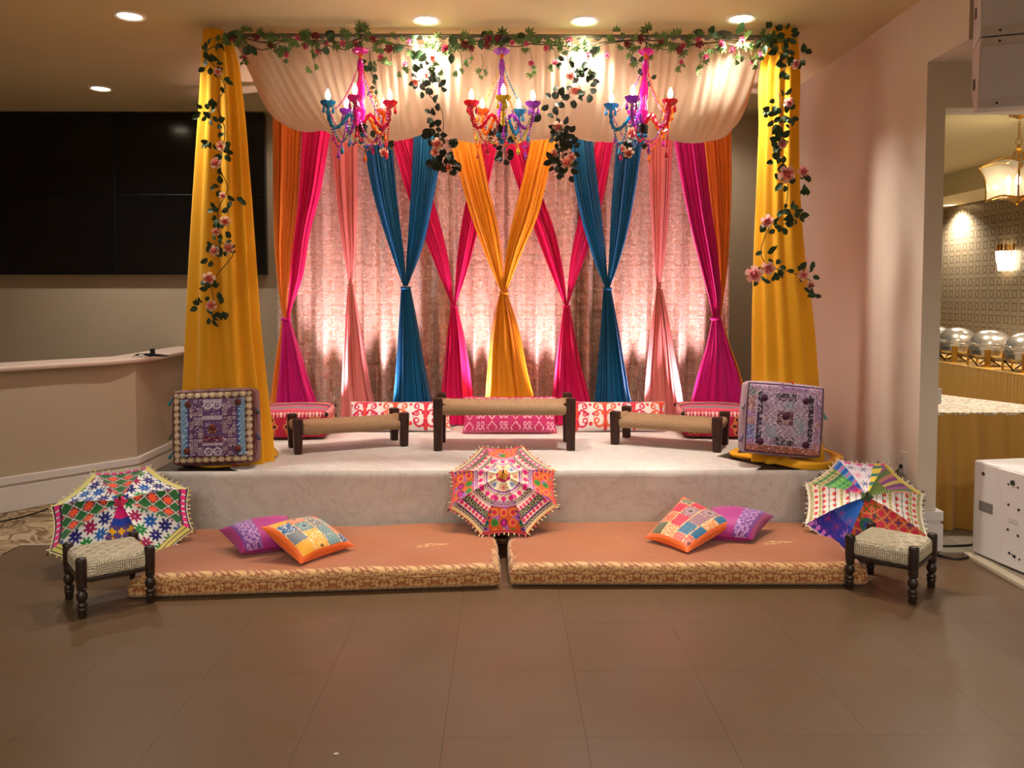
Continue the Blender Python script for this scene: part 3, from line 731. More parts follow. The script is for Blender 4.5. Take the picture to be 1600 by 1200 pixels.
def chandelier(px, label, arms, stem, a0, cx_tilt=0.0):
    Y = 5.08; top = PY(px, 90, Y)
    t = thing('chandelier', label, 'chandelier', (top.x, Y, 2.40), (0, math.radians(cx_tilt), 0), 'multicoloured chandeliers under the canopy front'); t.scale = (1.06, 1.06, 1.14)
    I = Matrix.Identity(4)
    # z runs from the bottom ball (0) to the top cup (0.50)
    mb = MB(); mb.lathe([(0.006, 0.50), (0.024, 0.492), (0.040, 0.505), (0.043, 0.517), (0.030, 0.524), (0.006, 0.515)], 18, I, wob=lambda a: 1 + 0.14 * math.cos(a * 6)); mb.build('top_cup', jewel(stem), t)
    mb = MB(); mb.lathe([(0.009, 0.47), (0.012, 0.49), (0.007, 0.50)], 12); mb.build('collar', jewel('orange'), t)
    MB().lathe([(0.006, 0.47), (0.013, 0.455), (0.015, 0.42), (0.010, 0.395), (0.009, 0.37), (0.015, 0.345), (0.019, 0.31), (0.020, 0.27), (0.014, 0.24), (0.019, 0.215), (0.022, 0.18), (0.014, 0.155), (0.016, 0.13), (0.022, 0.12)][::-1], 16, Matrix.Diagonal((1.3, 1.3, 1, 1))).build('stem', jewel(stem), t)
    MB().lathe([(0.030, 0.075), (0.034, 0.078), (0.034, 0.118), (0.030, 0.122), (0.010, 0.123)], 20).build('hub', m_black, t)
    mb = MB()
    for k in range(9): mb.ball((0.026 * math.cos(k * 2 * PI / 9), 0.026 * math.sin(k * 2 * PI / 9), 0.064), 0.0105, 8)
    mb.build('bead_ring', jewel('blue'), t)
    mb = MB(); mb.ball((0, 0, 0.03), 0.016, 12); mb.build('bottom_ball', jewel('blue'), t)
    mb = MB()  # suspension chain up to the bar
    zz = 0.52
    k = 0
    while zz < 0.62:
        ring = [Vector((0.008 * math.cos(a), 0, 0.013 * math.sin(a))) for a in np.linspace(0, 2 * PI, 10)]
        if k % 2: ring = [Vector((0, p.x, p.z)) for p in ring]
        mb.tube([p + Vector((0, 0, zz + 0.008)) for p in ring], 0.0022, 5, cap=False); zz += 0.019; k += 1
    mb.build('chain', m_black, t)
    R_ = 0.185; tips = []
    for i, c in enumerate(arms):
        a = a0 + i * 2 * PI / len(arms); d = Vector((math.cos(a), math.sin(a), 0))
        path = []
        for (r, z) in ((0.018, 0.125), (0.05, 0.165), (0.075, 0.160), (0.11, 0.115), (0.145, 0.095), (0.172, 0.115), (R_, 0.165), (R_, 0.205)): path.append(d * r + Vector((0, 0, z)))
        sp = smooth_path(path, 5)
        arm = MB(); arm.tube(sp, [0.0105 + 0.003 * math.sin(j * 1.9) for j in range(len(sp))], 8); ao = arm.build('arm', jewel(c), t)
        M = Matrix.Translation(d * R_)
        mb = MB(); cup(mb, 0.205, 0.042, 0.026, M); mb.build('drip_cup', jewel(c), ao)
        MB().lathe([(0.011, 0.208), (0.011, 0.236), (0.008, 0.238)], 12, M).build('candle_sleeve', m_chrome, ao)
        share('bulb', bulb_me, ao, d * R_ + Vector((0, 0, 0.237)))
        for k in range(3):
            b = a + 2.1 * k + 0.5
            share('drop', DROPS[c], ao, d * R_ + Vector((0.030 * math.cos(b), 0.030 * math.sin(b), 0.213)), scale=1.0)
        tips.append((d * R_ + Vector((0, 0, 0.2)), c, a))
    for i in range(len(tips)):
        p, c, a = tips[i]; q, c2, a2 = tips[(i + 1) % len(tips)]
        dm = Vector((math.cos((a + a2) / 2), math.sin((a + a2) / 2), 0))
        # string from cup down to a low pendant and on to the next arm
        beads(catenary(p * 0.98, q * 0.98, 0.19, 18), 0.0062, c, 'bead_string', t)
        beads(catenary((0, 0, 0.46), p * 0.9, 0.05, 14), 0.0052, c2, 'bead_string', t)
        beads(catenary(Vector((0, 0, 0.05)) + dm * 0.03, p, 0.09, 14), 0.0052, c2, 'bead_string', t)
        share('drop', DROPS[c], t, (p + q) * 0.49 + Vector((0, 0, -0.20)), scale=1.1)
        share('drop', DROPS[c2], t, p + Vector((0, 0, -0.13)) * 1.0 - Vector((math.cos(a), math.sin(a), 0)) * 0.03)
    return t
chandelier(563, 'left jewel-coloured chandelier with blue and orange arms in front of the swag', ['magenta', 'red', 'orange', 'purple', 'blue'], 'magenta', -PI / 2)
chandelier(784, 'middle jewel-coloured chandelier with a red arm left and a purple arm right', ['yellow', 'purple', 'blue', 'orange', 'red'], 'purple', -PI / 2 + 0.05)
chandelier(1003, 'right jewel-coloured chandelier with blue arm left and red arm right', ['purple', 'red', 'orange', 'magenta', 'blue'], 'magenta', -PI / 2 - 0.5, 2.5)

# ================================================================== GARLAND AND ROSE VINES
def leaf_mesh(name, m, L=0.05, W=0.03):
    mb = MB(); k = [(0, 0.0), (0.25, 0.8), (0.5, 1.0), (0.78, 0.7), (1.0, 0.0)]
    vs = []; fs = []
    for q, w in k:
        zc = -0.10 * L * math.sin(q * PI * 0.9) * -1 - 0.12 * L * q * q
        vs += [(-W / 2 * w, q * L, zc + 0.10 * W * w), (0, q * L, zc - 0.06 * W * w), (W / 2 * w, q * L, zc + 0.10 * W * w)]
    for i in range(4):
        a = i * 3
        fs += [(a, a + 1, a + 4, a + 3), (a + 1, a + 2, a + 5, a + 4)]
    mb.add(vs, fs); return mesh_of(mb, name, m, 180)
m_leaf = mottled('leaf_green', (58, 84, 50), (40, 64, 40), 30, 0.55)
m_leafd = mottled('leaf_dark', (46, 58, 40), (34, 44, 32), 30, 0.5)
m_leafl = mottled('leaf_light', (112, 140, 78), (90, 118, 62), 30, 0.55)
m_stem = mat('vine_stem', (64, 58, 36), 0.7)
leaf_g = leaf_mesh('leaf', m_leaf, 0.062, 0.042); leaf_d = leaf_mesh('leaf', m_leafd, 0.066, 0.046)
def palmate(name, m, L=0.040, W=0.013):
    mb = MB()
    for a in (-1.25, -0.62, 0.0, 0.62, 1.25):
        R2 = Matrix.Rotation(a, 3, 'Z'); l = L * (1 - 0.18 * abs(a))
        mb.add([R2 @ Vector(p) for p in ((0, 0, 0), (-W / 2, l * 0.5, 0.003), (0, l, -0.004), (W / 2, l * 0.5, 0.003))], [(0, 3, 2, 1)])
    return mesh_of(mb, name, m, 0)
leaf_l = palmate('leaf', m_leafl)
def rose_mesh(name, cols, R_=0.035):
    """petals in turned layers round a bud, about 100 triangles"""
    mb = MB()
    ms = [mat('petal_%d_%d_%d' % c, c, 0.65, sheen=0.3, translucent=0.25) for c in cols]
    mb.lathe([(R_ * 0.10, -R_ * 0.2), (R_ * 0.30, 0.1 * R_), (R_ * 0.26, 0.5 * R_), (R_ * 0.08, 0.62 * R_)], 6, None, 0)
    for layer, (npet, rad, hgt, open_, mi) in enumerate(((4, 0.45, 0.62, 0.2, 0), (5, 0.75, 0.55, 0.45, 1), (5, 1.0, 0.35, 0.9, min(2, len(ms) - 1)))):
        for k in range(npet):
            a = 2 * PI * (k + 0.37 * layer) / npet; vs = []
            for iu in range(3):
                uu = (iu - 1) * 0.62 * 2.2 / npet * 1.6
                for iv in range(3):
                    q = iv / 2; r = R_ * (0.15 + (rad - 0.15) * q ** (1.0 - 0.3 * open_)); z = R_ * (-0.2 + (hgt + 0.2) * math.sin(q * PI / 2) * (1 - 0.25 * open_ * q))
                    if iu != 1 and iv == 2: r *= 0.93; z -= R_ * 0.08
                    vs.append((r * math.cos(a + uu), r * math.sin(a + uu), z))
            mb.add(vs, [(0, 3, 4, 1), (1, 4, 5, 2), (3, 6, 7, 4), (4, 7, 8, 5)], mi)
    return mesh_of(mb, name, ms, 180)
rose_peach = rose_mesh('rose', [(232, 96, 84), (240, 168, 140), (250, 222, 198)], 0.042)
rose_pink = rose_mesh('rose', [(222, 98, 116), (240, 162, 160), (248, 212, 204)], 0.045)
rose_red = rose_mesh('rose', [(112, 12, 34), (140, 20, 46), (128, 18, 42)], 0.023)
rose_rose = rose_mesh('rose', [(196, 44, 92), (206, 70, 112), (214, 100, 132)], 0.020)
CAMV = Vector((0, -1, -0.25)).normalized()
def facing(jit):
    """Euler that turns local +Z toward the hall, with scatter"""
    d = (CAMV + Vector((random.uniform(-jit, jit), random.uniform(-jit * 0.5, jit * 0.5), random.uniform(-jit, jit)))).normalized()
    q = d.to_track_quat('Z', 'Y'); return (q.to_matrix() @ Matrix.Rotation(random.uniform(0, 2 * PI), 3, 'Z')).to_euler()
def leaf_cluster(t, c, n, spread, me, s0=0.9, s1=1.25, jit=0.8, out=0.02):
    for _ in range(n):
        a = random.uniform(0, 2 * PI); r = spread * math.sqrt(random.random())
        p = Vector(c) + Vector((r * math.cos(a), -out - random.uniform(0, 0.025), r * math.sin(a)))
        d = (CAMV + Vector((random.uniform(-jit, jit), 0, random.uniform(-jit, jit)))).normalized()
        z = d; y = Vector((math.cos(a), -0.15, math.sin(a) - 0.25)); y = (y - z * y.dot(z)).normalized(); x = y.cross(z)
        e = Matrix((x, y, z)).transposed().to_euler()
        share('leaf', me, t, p, e, random.uniform(s0, s1))
def vine(label, path, leaves, roses, me, rose_me, Y, group='rose vines', stem_r=0.0028, scale=1.0):
    pts = smooth_path([PY(a, b, Y) + Vector((0, random.uniform(-0.015, 0.015), 0)) for a, b in path], 6)
    t = thing('rose_vine', label, 'vine', group=group)
    MB().tube(pts, stem_r, 5).build('stem', m_stem, t)
    for (px, py, n, sp) in leaves: leaf_cluster(t, PY(px, py, Y), int(n * 1.3 + 0.5), sp * 0.85, me, 0.78 * scale, 1.12 * scale)
    for (px, py, s) in roses: share('rose', rose_me, t, PY(px, py, Y - 0.045), facing(0.35), s * scale)
    return t
# garland along the canopy front
YG = PYF - 0.05
t = thing('flower_garland', 'long leafy garland with small red roses along the canopy top', 'garland')
gp = [(345, 66), (375, 58), (410, 66), (450, 62), (500, 64), (540, 66), (570, 60), (620, 70), (665, 72), (700, 74), (740, 66), (775, 58), (810, 66), (850, 70), (900, 72), (945, 66), (1000, 62), (1040, 66), (1085, 70), (1130, 64), (1170, 62), (1200, 60), (1222, 62)]
MB().tube(smooth_path([PY(a, b, YG) for a, b in gp], 5), 0.004, 6).build('stem', m_stem, t)
MB().tube(smooth_path([PY(a, b + 8 * math.sin(a * 0.05) + 4, YG - 0.02) for a, b in gp[1:-1]], 5), 0.003, 6).build('stem', m_stem, t)
for i in range(len(gp) - 1):
    for k in range(4):
        q = (k + random.random()) / 4; px = gp[i][0] + (gp[i + 1][0] - gp[i][0]) * q; py = gp[i][1] + (gp[i + 1][1] - gp[i][1]) * q
        leaf_cluster(t, PY(px, py + random.uniform(-5, 9), YG), 2 + k % 2, 0.036, leaf_l if random.random() < 0.93 else leaf_g, 1.0, 1.45)
for (px, py) in [(365, 62), (399, 58), (425, 70), (467, 58), (480, 73), (492, 57), (514, 68), (537, 67), (556, 68), (583, 62), (604, 76), (640, 66), (693, 75), (724, 70), (737, 76), (760, 72), (778, 60), (765, 60), (800, 66), (823, 68), (855, 76), (890, 64), (920, 88), (950, 86), (978, 70), (1002, 62), (1014, 78), (1035, 66), (1066, 70), (1090, 62), (1064, 78), (1092, 70), (1125, 68), (1160, 62), (1146, 78), (1185, 66)]:
    share('rose', rose_red if random.random() < 0.65 else rose_rose, t, PY(px + random.uniform(-3, 3), py, YG - 0.05), facing(0.6), random.uniform(0.9, 1.25))
for (px, py0, py1) in [(380, 70, 98), (446, 70, 90), (488, 72, 108), (495, 64, 84), (593, 66, 100), (631, 72, 118), (608, 70, 98), (683, 74, 110), (718, 72, 116), (735, 80, 100), (752, 84, 118), (828, 74, 112), (865, 74, 108), (914, 76, 112), (985, 70, 96), (1010, 76, 94), (1062, 74, 110), (1092, 78, 112), (1100, 74, 92), (1152, 70, 96), (1172, 76, 104), (1186, 70, 88)]:
    MB().tube(smooth_path([PY(px, py0, YG - 0.02), PY(px + 3, (py0 + py1) / 2, YG - 0.03), PY(px + random.uniform(-6, 6), py1, YG - 0.03)], 4), 0.0018, 5).build('sprig', m_stem, t)
    leaf_cluster(t, PY(px, py1, YG - 0.03), 3, 0.022, leaf_l, 0.8, 1.1)
    if random.random() < 0.5: share('rose', rose_rose, t, PY(px + 2, (py0 + py1) / 2 + 6, YG - 0.06), facing(0.6), 1.0)
vine('rose vine winding down the left yellow drape', [(345, 68), (322, 80), (335, 105), (350, 135), (340, 165), (352, 205), (345, 260), (355, 295), (340, 330), (345, 375), (365, 395), (340, 428), (330, 450), (338, 480)],
     [(328, 82, 6, .04), (332, 105, 6, .05), (347, 128, 3, .04), (326, 178, 7, .06), (345, 175, 3, .05), (335, 195, 4, .05), (336, 222, 5, .05), (350, 240, 5, .04), (350, 258, 3, .04), (350, 298, 4, .06), (370, 310, 2, .04), (345, 335, 5, .05), (350, 360, 6, .05), (340, 378, 4, .04), (355, 385, 4, .05), (332, 400, 5, .04), (330, 452, 5, .04), (320, 478, 5, .05), (348, 480, 7, .06), (333, 490, 4, .05)],
     [(341, 112, .8), (346, 228, 1.0), (338, 255, 1.1), (348, 305, .7), (352, 345, 1.0), (338, 362, .8), (336, 392, 1.0), (358, 388, 1.1), (326, 434, 1.2), (331, 477, 1.1)], leaf_g, rose_peach, PYF - 0.17, scale=0.84)
vine('rose vine winding down the right yellow drape', [(1190, 70), (1215, 80), (1230, 98), (1215, 130), (1218, 160), (1222, 200), (1215, 235), (1225, 260), (1232, 290), (1225, 330), (1205, 350), (1190, 390), (1200, 415), (1235, 425), (1270, 440)],
     [(1200, 62, 7, .07), (1222, 60, 6, .06), (1215, 80, 5, .05), (1205, 108, 3, .04), (1225, 110, 3, .04), (1242, 92, 4, .05), (1252, 86, 2, .02), (1217, 160, 6, .05), (1210, 178, 6, .06), (1228, 182, 6, .05), (1220, 198, 4, .04), (1218, 222, 6, .05), (1222, 238, 5, .05), (1215, 255, 4, .05), (1205, 270, 3, .04), (1222, 288, 4, .04), (1258, 288, 5, .04), (1228, 330, 7, .05), (1240, 340, 6, .05), (1215, 350, 5, .05), (1200, 350, 3, .04), (1205, 420, 7, .05), (1185, 432, 4, .04), (1195, 395, 3, .03), (1260, 430, 5, .05), (1272, 455, 4, .04), (1245, 425, 2, .03)],
     [(1243, 100, .8), (1232, 160, .9), (1222, 225, .8), (1228, 272, 1.45), (1254, 268, 1.05), (1197, 345, 1.15), (1178, 428, 1.45), (1200, 418, 1.2), (1255, 430, .9), (1265, 445, .8)], leaf_g, rose_pink, PYF - 0.19, scale=0.88)
vine('rose vine hanging in front of the swag left of the middle chandelier', [(670, 84), (668, 110), (660, 130), (672, 150), (690, 172), (692, 210), (680, 235), (695, 265)],
     [(665, 112, 5, .04), (655, 125, 4, .04), (662, 138, 4, .04), (676, 135, 4, .03), (686, 140, 4, .04), (680, 185, 4, .05), (674, 200, 5, .04), (680, 215, 5, .04), (682, 232, 5, .05), (700, 235, 6, .05), (675, 248, 6, .05), (692, 250, 6, .05), (705, 258, 5, .04), (697, 270, 3, .04)],
     [(675, 90, 1.25), (650, 127, .9), (667, 117, .7), (683, 224, 1.1), (680, 238, .9), (702, 262, .8)], leaf_d, rose_peach, PYF - 0.07, scale=0.86)
vine('rose vine hanging in front of the swag right of the middle chandelier', [(885, 78), (890, 105), (895, 130), (888, 150), (872, 165), (870, 195), (880, 215), (878, 250), (880, 272)],
     [(885, 105, 4, .04), (900, 112, 4, .04), (915, 125, 6, .05), (918, 140, 5, .05), (878, 135, 4, .03), (896, 155, 4, .04), (862, 160, 5, .05), (848, 178, 4, .03), (875, 205, 5, .05), (885, 215, 6, .05), (872, 222, 6, .05), (888, 235, 7, .05), (880, 250, 6, .05), (868, 255, 5, .04), (884, 268, 6, .05)],
     [(892, 117, 1.0), (898, 140, 1.2), (872, 197, 1.1), (893, 246, .9), (885, 254, 1.2), (866, 240, .8)], leaf_d, rose_peach, PYF - 0.07, scale=0.86)
vine('small rose sprig hanging below the middle chandelier', [(784, 205), (780, 225), (786, 250)], [(775, 218, 3, .03), (778, 232, 4, .04), (792, 228, 4, .04), (786, 245, 3, .03)], [(789, 214, .8)], leaf_d, rose_peach, PYF - 0.05, scale=0.8)
vine('rose sprig climbing beside the left chandelier', [(578, 80), (580, 110), (588, 140), (586, 180), (596, 215), (605, 240)], [(578, 100, 3, .03), (582, 115, 3, .03), (588, 140, 3, .03), (582, 200, 3, .03), (594, 212, 3, .03), (604, 228, 4, .04)], [(581, 151, .8), (600, 238, 1.0), (590, 165, .6)], leaf_g, rose_peach, PYF - 0.05, scale=0.75)
vine('rose sprig hanging beside the right chandelier', [(1013, 80), (1012, 120), (1000, 170), (985, 200), (982, 235)], [(995, 105, 3, .03), (1012, 125, 2, .02), (985, 215, 5, .04), (978, 235, 4, .04), (992, 228, 4, .04)], [(985, 206, 1.0), (982, 238, 1.1), (972, 232, .8)], leaf_d, rose_peach, PYF - 0.05, scale=0.8)

# ================================================================== ROPE BENCHES ON THE STAGE
m_wood = mat('dark_stained_wood', (52, 26, 18), 0.45, spec=0.4)
h = NT(m_wood); v, s_ = h.coords()
h.color(h.ramp(h.noise(h.comb(h.math('MULTIPLY', s_[0], 30.0), h.math('MULTIPLY', s_[1], 30.0), h.math('MULTIPLY', s_[2], 4.0)), 2.0, 3.0), [(0.3, (40, 20, 14)), (0.7, (72, 38, 26))]))
def rope_mat(name, axis, c1, c2, freq):
    m = mat(name, c1, 0.85, spec=0.15); h = NT(m); v, s_ = h.coords()
    w = h.math('SINE', h.math('MULTIPLY', s_[axis], freq))
    n = h.noise(v, 60, 3.0)
    h.color(h.mix(h.math('MULTIPLY', h.math('ADD', w, 1.0), 0.22), h.mix(n, rgb(c1), rgb(c2)), rgb(tuple(int(k * 0.62) for k in c2))))
    h.bump(w, 0.5, 0.003); return m
m_ropex = rope_mat('jute_rope_long', 0, (192, 158, 122), (170, 136, 104), 900)
m_ropey = rope_mat('jute_rope_cross', 1, (192, 158, 122), (170, 136, 104), 900)
m_weave = mat('jute_weave', (184, 152, 118), 0.9, spec=0.1)
h = NT(m_weave); v, s_ = h.coords()
wx = h.math('SINE', h.math('MULTIPLY', s_[0], 420)); wy = h.math('SINE', h.math('MULTIPLY', s_[1], 800))
h.color(h.mix(h.noise(v, 45, 3.0), rgb(196, 162, 126), rgb(160, 128, 96))); h.bump(h.math('ADD', wx, wy), 0.6, 0.004)
def bench(label, corners, height, lw, rail_r, taper):
    """corners: front-left, front-right, back-right, back-left leg centres"""
    c = [Vector((a, b, 0)) for a, b in corners]
    ctr = (c[0] + c[1] + c[2] + c[3]) / 4; ex = ((c[1] - c[0]) + (c[2] - c[3])).normalized(); rz = math.atan2(ex.y, ex.x)
    Lx = ((c[1] - c[0]).length + (c[2] - c[3]).length) / 2; Ly = ((c[3] - c[0]).length + (c[2] - c[1]).length) / 2
    t = thing('rope_bench', label, 'bench', (ctr.x, ctr.y, SZ + 0.0045), (0, 0, rz), 'low rope benches on the stage')
    for sx in (-1, 1):
        for sy in (-1, 1):
            mb = MB(); mb.box((sx * Lx / 2, sy * Ly / 2, height / 2), (lw, lw, height), taper=taper); mb.build('leg', m_wood, t, smooth=0, bevel=0.007)
    zr = height - rail_r - 0.045
    for sy in (-1, 1):
        MB().lathe([(rail_r * 0.8, -(Lx - lw) / 2), (rail_r, -(Lx - lw) / 2 + 0.02), (rail_r * 0.96, 0), (rail_r, (Lx - lw) / 2 - 0.02), (rail_r * 0.8, (Lx - lw) / 2)], 16, Matrix.Translation((0, sy * Ly / 2, zr)) @ Matrix.Rotation(PI / 2, 4, 'Y')).build('rail', m_ropex, t)
    for sx in (-1, 1):
        MB().lathe([(rail_r * 0.8, -(Ly - lw) / 2), (rail_r * 1.05, 0), (rail_r * 0.8, (Ly - lw) / 2)], 16, Matrix.Translation((sx * Lx / 2, 0, zr + 0.02)) @ Matrix.Rotation(PI / 2, 4, 'X')).build('rail', m_ropey, t)
    nx, ny = 60, 20
    u, v = uvgrid(nx, ny)
    sag = 0.022 * np.sin(PI * u) ** 0.7 * np.sin(PI * v)
    rp = 0.0016 * np.sin(u * Lx * 300)
    V = np.stack([(u - 0.5) * (Lx - 0.02), (v - 0.5) * Ly, zr + rail_r * 0.93 - sag + rp + 0.016 * (np.abs(2 * u - 1) ** 12)], 1)
    V2 = V.copy(); V2[:, 2] -= 0.018
    Q = np.concatenate([grid_faces(nx, ny), grid_faces(nx, ny, nx * ny, True)])
    np_mesh('woven_seat', np.concatenate([V, V2]), Q, m_weave, t)
    return t
bench('long tall rope bench with straight dark legs at the stage centre', [(-0.457, 5.63), (0.465, 5.63), (0.463, 5.96), (-0.452, 5.96)], 0.365, 0.066, 0.038, 0.85)
bench('low rope bench with tapered dark legs angled at stage left', [(-1.394, 5.52), (-0.712, 5.80), (-0.812, 6.05), (-1.495, 5.76)], 0.24, 0.066, 0.036, 0.78)
bench('low rope bench with tapered dark legs angled at stage right', [(0.79, 5.862), (1.45, 5.568), (1.60, 5.83), (0.94, 6.13)], 0.24, 0.068, 0.036, 0.78)

# ================================================================== PATTERN HELPERS (dye stored on the mesh)
def P3(*c): return np.array(c, float)
def paint(col, mask, c): col[mask] = c
def aster(x, y, cx, cy, R_, n=8, w=0.16, rot=0.0):
    dx, dy = x - cx, y - cy; r = np.hypot(dx, dy); th = np.arctan2(dy, dx) + rot
    return (r < R_) & (r > R_ * 0.10) & ((np.abs(np.sin(th * n / 2)) * r < w * R_ * n / 4 * 0.5 + 0.02 * R_))
def disc(x, y, cx, cy, R_): return np.hypot(x - cx, y - cy) < R_
def ringm(x, y, cx, cy, R_, w): return np.abs(np.hypot(x - cx, y - cy) - R_) < w
def hsh(i, j, k=0): return np.mod(np.sin(i * 127.1 + j * 311.7 + k * 74.7) * 43758.5453, 1.0)

# ================================================================== PILLOWS
def pillow(name, label, cat, c00, c10, c11, c01, T, colf, m, group=None, n=(90, 60), pinch=0.07, puff=0.55, extra=None):
    """soft pillow between four corner points; the face with +normal carries the pattern"""
    c00, c10, c11, c01 = map(Vector, (c00, c10, c11, c01))
    ctr = (c00 + c10 + c11 + c01) / 4
    nrm = ((c10 - c00) + (c11 - c01)).cross((c01 - c00) + (c11 - c10)).normalized()
    u, v = uvgrid(*n)
    a, b = 2 * u - 1, 2 * v - 1
    us = 0.5 + 0.5 * a * (1 - pinch * (1 - b * b) * np.abs(a) ** 3); vs = 0.5 + 0.5 * b * (1 - pinch * (1 - a * a) * np.abs(b) ** 3)
    A = [np.array(tuple(c - ctr)) for c in (c00, c10, c11, c01)]
    P = (A[0] * ((1 - us) * (1 - vs))[:, None] + A[1] * (us * (1 - vs))[:, None] + A[2] * (us * vs)[:, None] + A[3] * ((1 - us) * vs)[:, None])
    th = T / 2 * ((1 - np.abs(a) ** 2.6) * (1 - np.abs(b) ** 2.6)).clip(0, 1) ** puff
    wr = 1 + 0.06 * np.sin(a * 7 + b * 3) * (np.abs(a) + np.abs(b)) / 2
    N = np.array(tuple(nrm))
    F = P + N * (th * wr)[:, None]; B = P - N * (th * wr)[:, None]
    cf, cb = colf(u, v)
    nn = n[0] * n[1]
    t = thing(name, label, cat, ctr, group=group)
    Q = np.concatenate([grid_faces(*n), grid_faces(n[0], n[1], nn, True)])
    np_mesh('cover', np.concatenate([F, B]), Q, m, t, dye=np.concatenate([cf, cb]))
    # seam cord round the edge
    edge = [P[i * n[1]] for i in range(n[0])] + [P[(n[0] - 1) * n[1] + j] for j in range(n[1])] + [P[i * n[1] + n[1] - 1] for i in range(n[0] - 1, -1, -1)] + [P[j] for j in range(n[1] - 1, -1, -1)]
    seam_c = extra or tuple(int(k) for k in cb[nn // 2])
    MB().tube(edge[::3] + [edge[0]], 0.0025, 5, cap=False).build('seam', mat('seam_%d_%d_%d' % seam_c, seam_c, 0.7), t)
    return t
m_print = vcol('printed_cotton', 0.8, 0.15)
m_silk = vcol('embroidered_silk', 0.5, 0.3, 0.4, 0.93)
def rep(c, n): return np.tile(np.array(c, float), (n, 1))
def ikat(u, v, ph=0.0):
    n = len(u); c = rep((238, 226, 222), n); red, org, mag = (214, 40, 78), (232, 92, 52), (200, 30, 96)
    x = u * 3.3 + ph; y = v * 1.0
    k = np.floor(x * 1.0); xx = np.abs((x - k) - 0.5); alt = (k % 2 == 0)
    A = rep(red, n); A[~alt] = org
    trunk = xx < 0.05 + 0.035 * np.abs(np.sin(y * 9)); c[trunk] = A[trunk]
    tr2 = xx < 0.022; c[tr2] = np.where(alt[:, None], np.array(org), np.array(mag))[tr2]
    for (cy, R_, up) in ((0.80, 0.20, 1), (0.28, 0.21, -1), (0.55, 0.13, 1)):
        m1 = ringm(xx, y, 0.20, cy, R_ * 0.8, 0.034 - 0.0 * y) & ((y - cy) * up > -0.05); c[m1] = A[m1]
        m2 = ringm(xx, y, 0.30, cy - 0.02 * up, 0.075, 0.024); c[m2] = A[m2]
    m3 = disc(xx, y, 0.40, 0.52, 0.055); c[m3] = np.array(mag)
    m4 = disc(xx, y, 0.5, 0.2, 0.07) | disc(xx, y, 0.5, 0.86, 0.06) | ((np.abs(xx - 0.40) < 0.012) & (y > 0.34) & (y < 0.52)); c[m4] = A[m4]
    m5 = (y > 0.90) & (xx < 0.22 - (y - 0.9)); c[m5] = A[m5]
    return c, rep((232, 220, 214), n)
def pinkprint(u, v):
    n = len(u); c = rep((206, 44, 108), n); wl = (240, 190, 206)
    x = np.mod(u * 8.0, 2.0); y = np.mod(v * 2.6 + 0.2, 1.0)
    d1 = np.abs(np.abs(x - 0.5) + np.abs(y - 0.5) * 1.0 - 0.42); c[(d1 < 0.05) & (x < 1)] = wl
    q = (np.abs(x - 1.5) * 1.1); m = (ringm(q, y, 0.22, 0.35, 0.16, 0.045) | ringm(q, y, 0.2, 0.75, 0.13, 0.04)) & (x > 1); c[m] = wl
    m = (np.abs(np.sin(u * 120) * np.sin(v * 40)) > 0.86); c[m] = (228, 130, 164)
    b = (v < 0.06); c[b] = np.where((np.sin(u[b] * 260) > 0)[:, None], np.array([214, 120, 150.]), np.array([190, 40, 96.]))
    return c, rep((196, 40, 100), n)
def stage_pillow(label, x0, x1, ytop, ybot, T, colf, grp):
    b0, b1 = PZ(x0, ybot, SZ + 0.03), PZ(x1, ybot, SZ + 0.03)
    Yb = (b0.y + b1.y) / 2; 
    a0, a1 = Vector((b0.x, Yb, SZ + 0.012)), Vector((b1.x, Yb, SZ + 0.012))
    zt = PY((x0 + x1) / 2, ytop, Yb + 0.10).z
    return pillow('lumbar_pillow', label, 'pillow', a0, a1, Vector((a1.x, Yb + 0.10, zt)), Vector((a0.x, Yb + 0.10, zt)), T, colf, m_print, grp, (180, 60), 0.04)
G = 'long lumbar pillows at the foot of the backdrop'
stage_pillow('white lumbar pillow with red ikat print behind the left rope bench', 545, 704, 628, 670, 0.13, lambda u, v: ikat(u, v), G)
stage_pillow('white lumbar pillow with red ikat print behind the right rope bench', 893, 1043, 628, 670, 0.13, lambda u, v: ikat(u, v, 0.35), G)
stage_pillow('pink patterned lumbar pillow behind the central rope bench', 723, 870, 620, 673, 0.14, pinkprint, G)

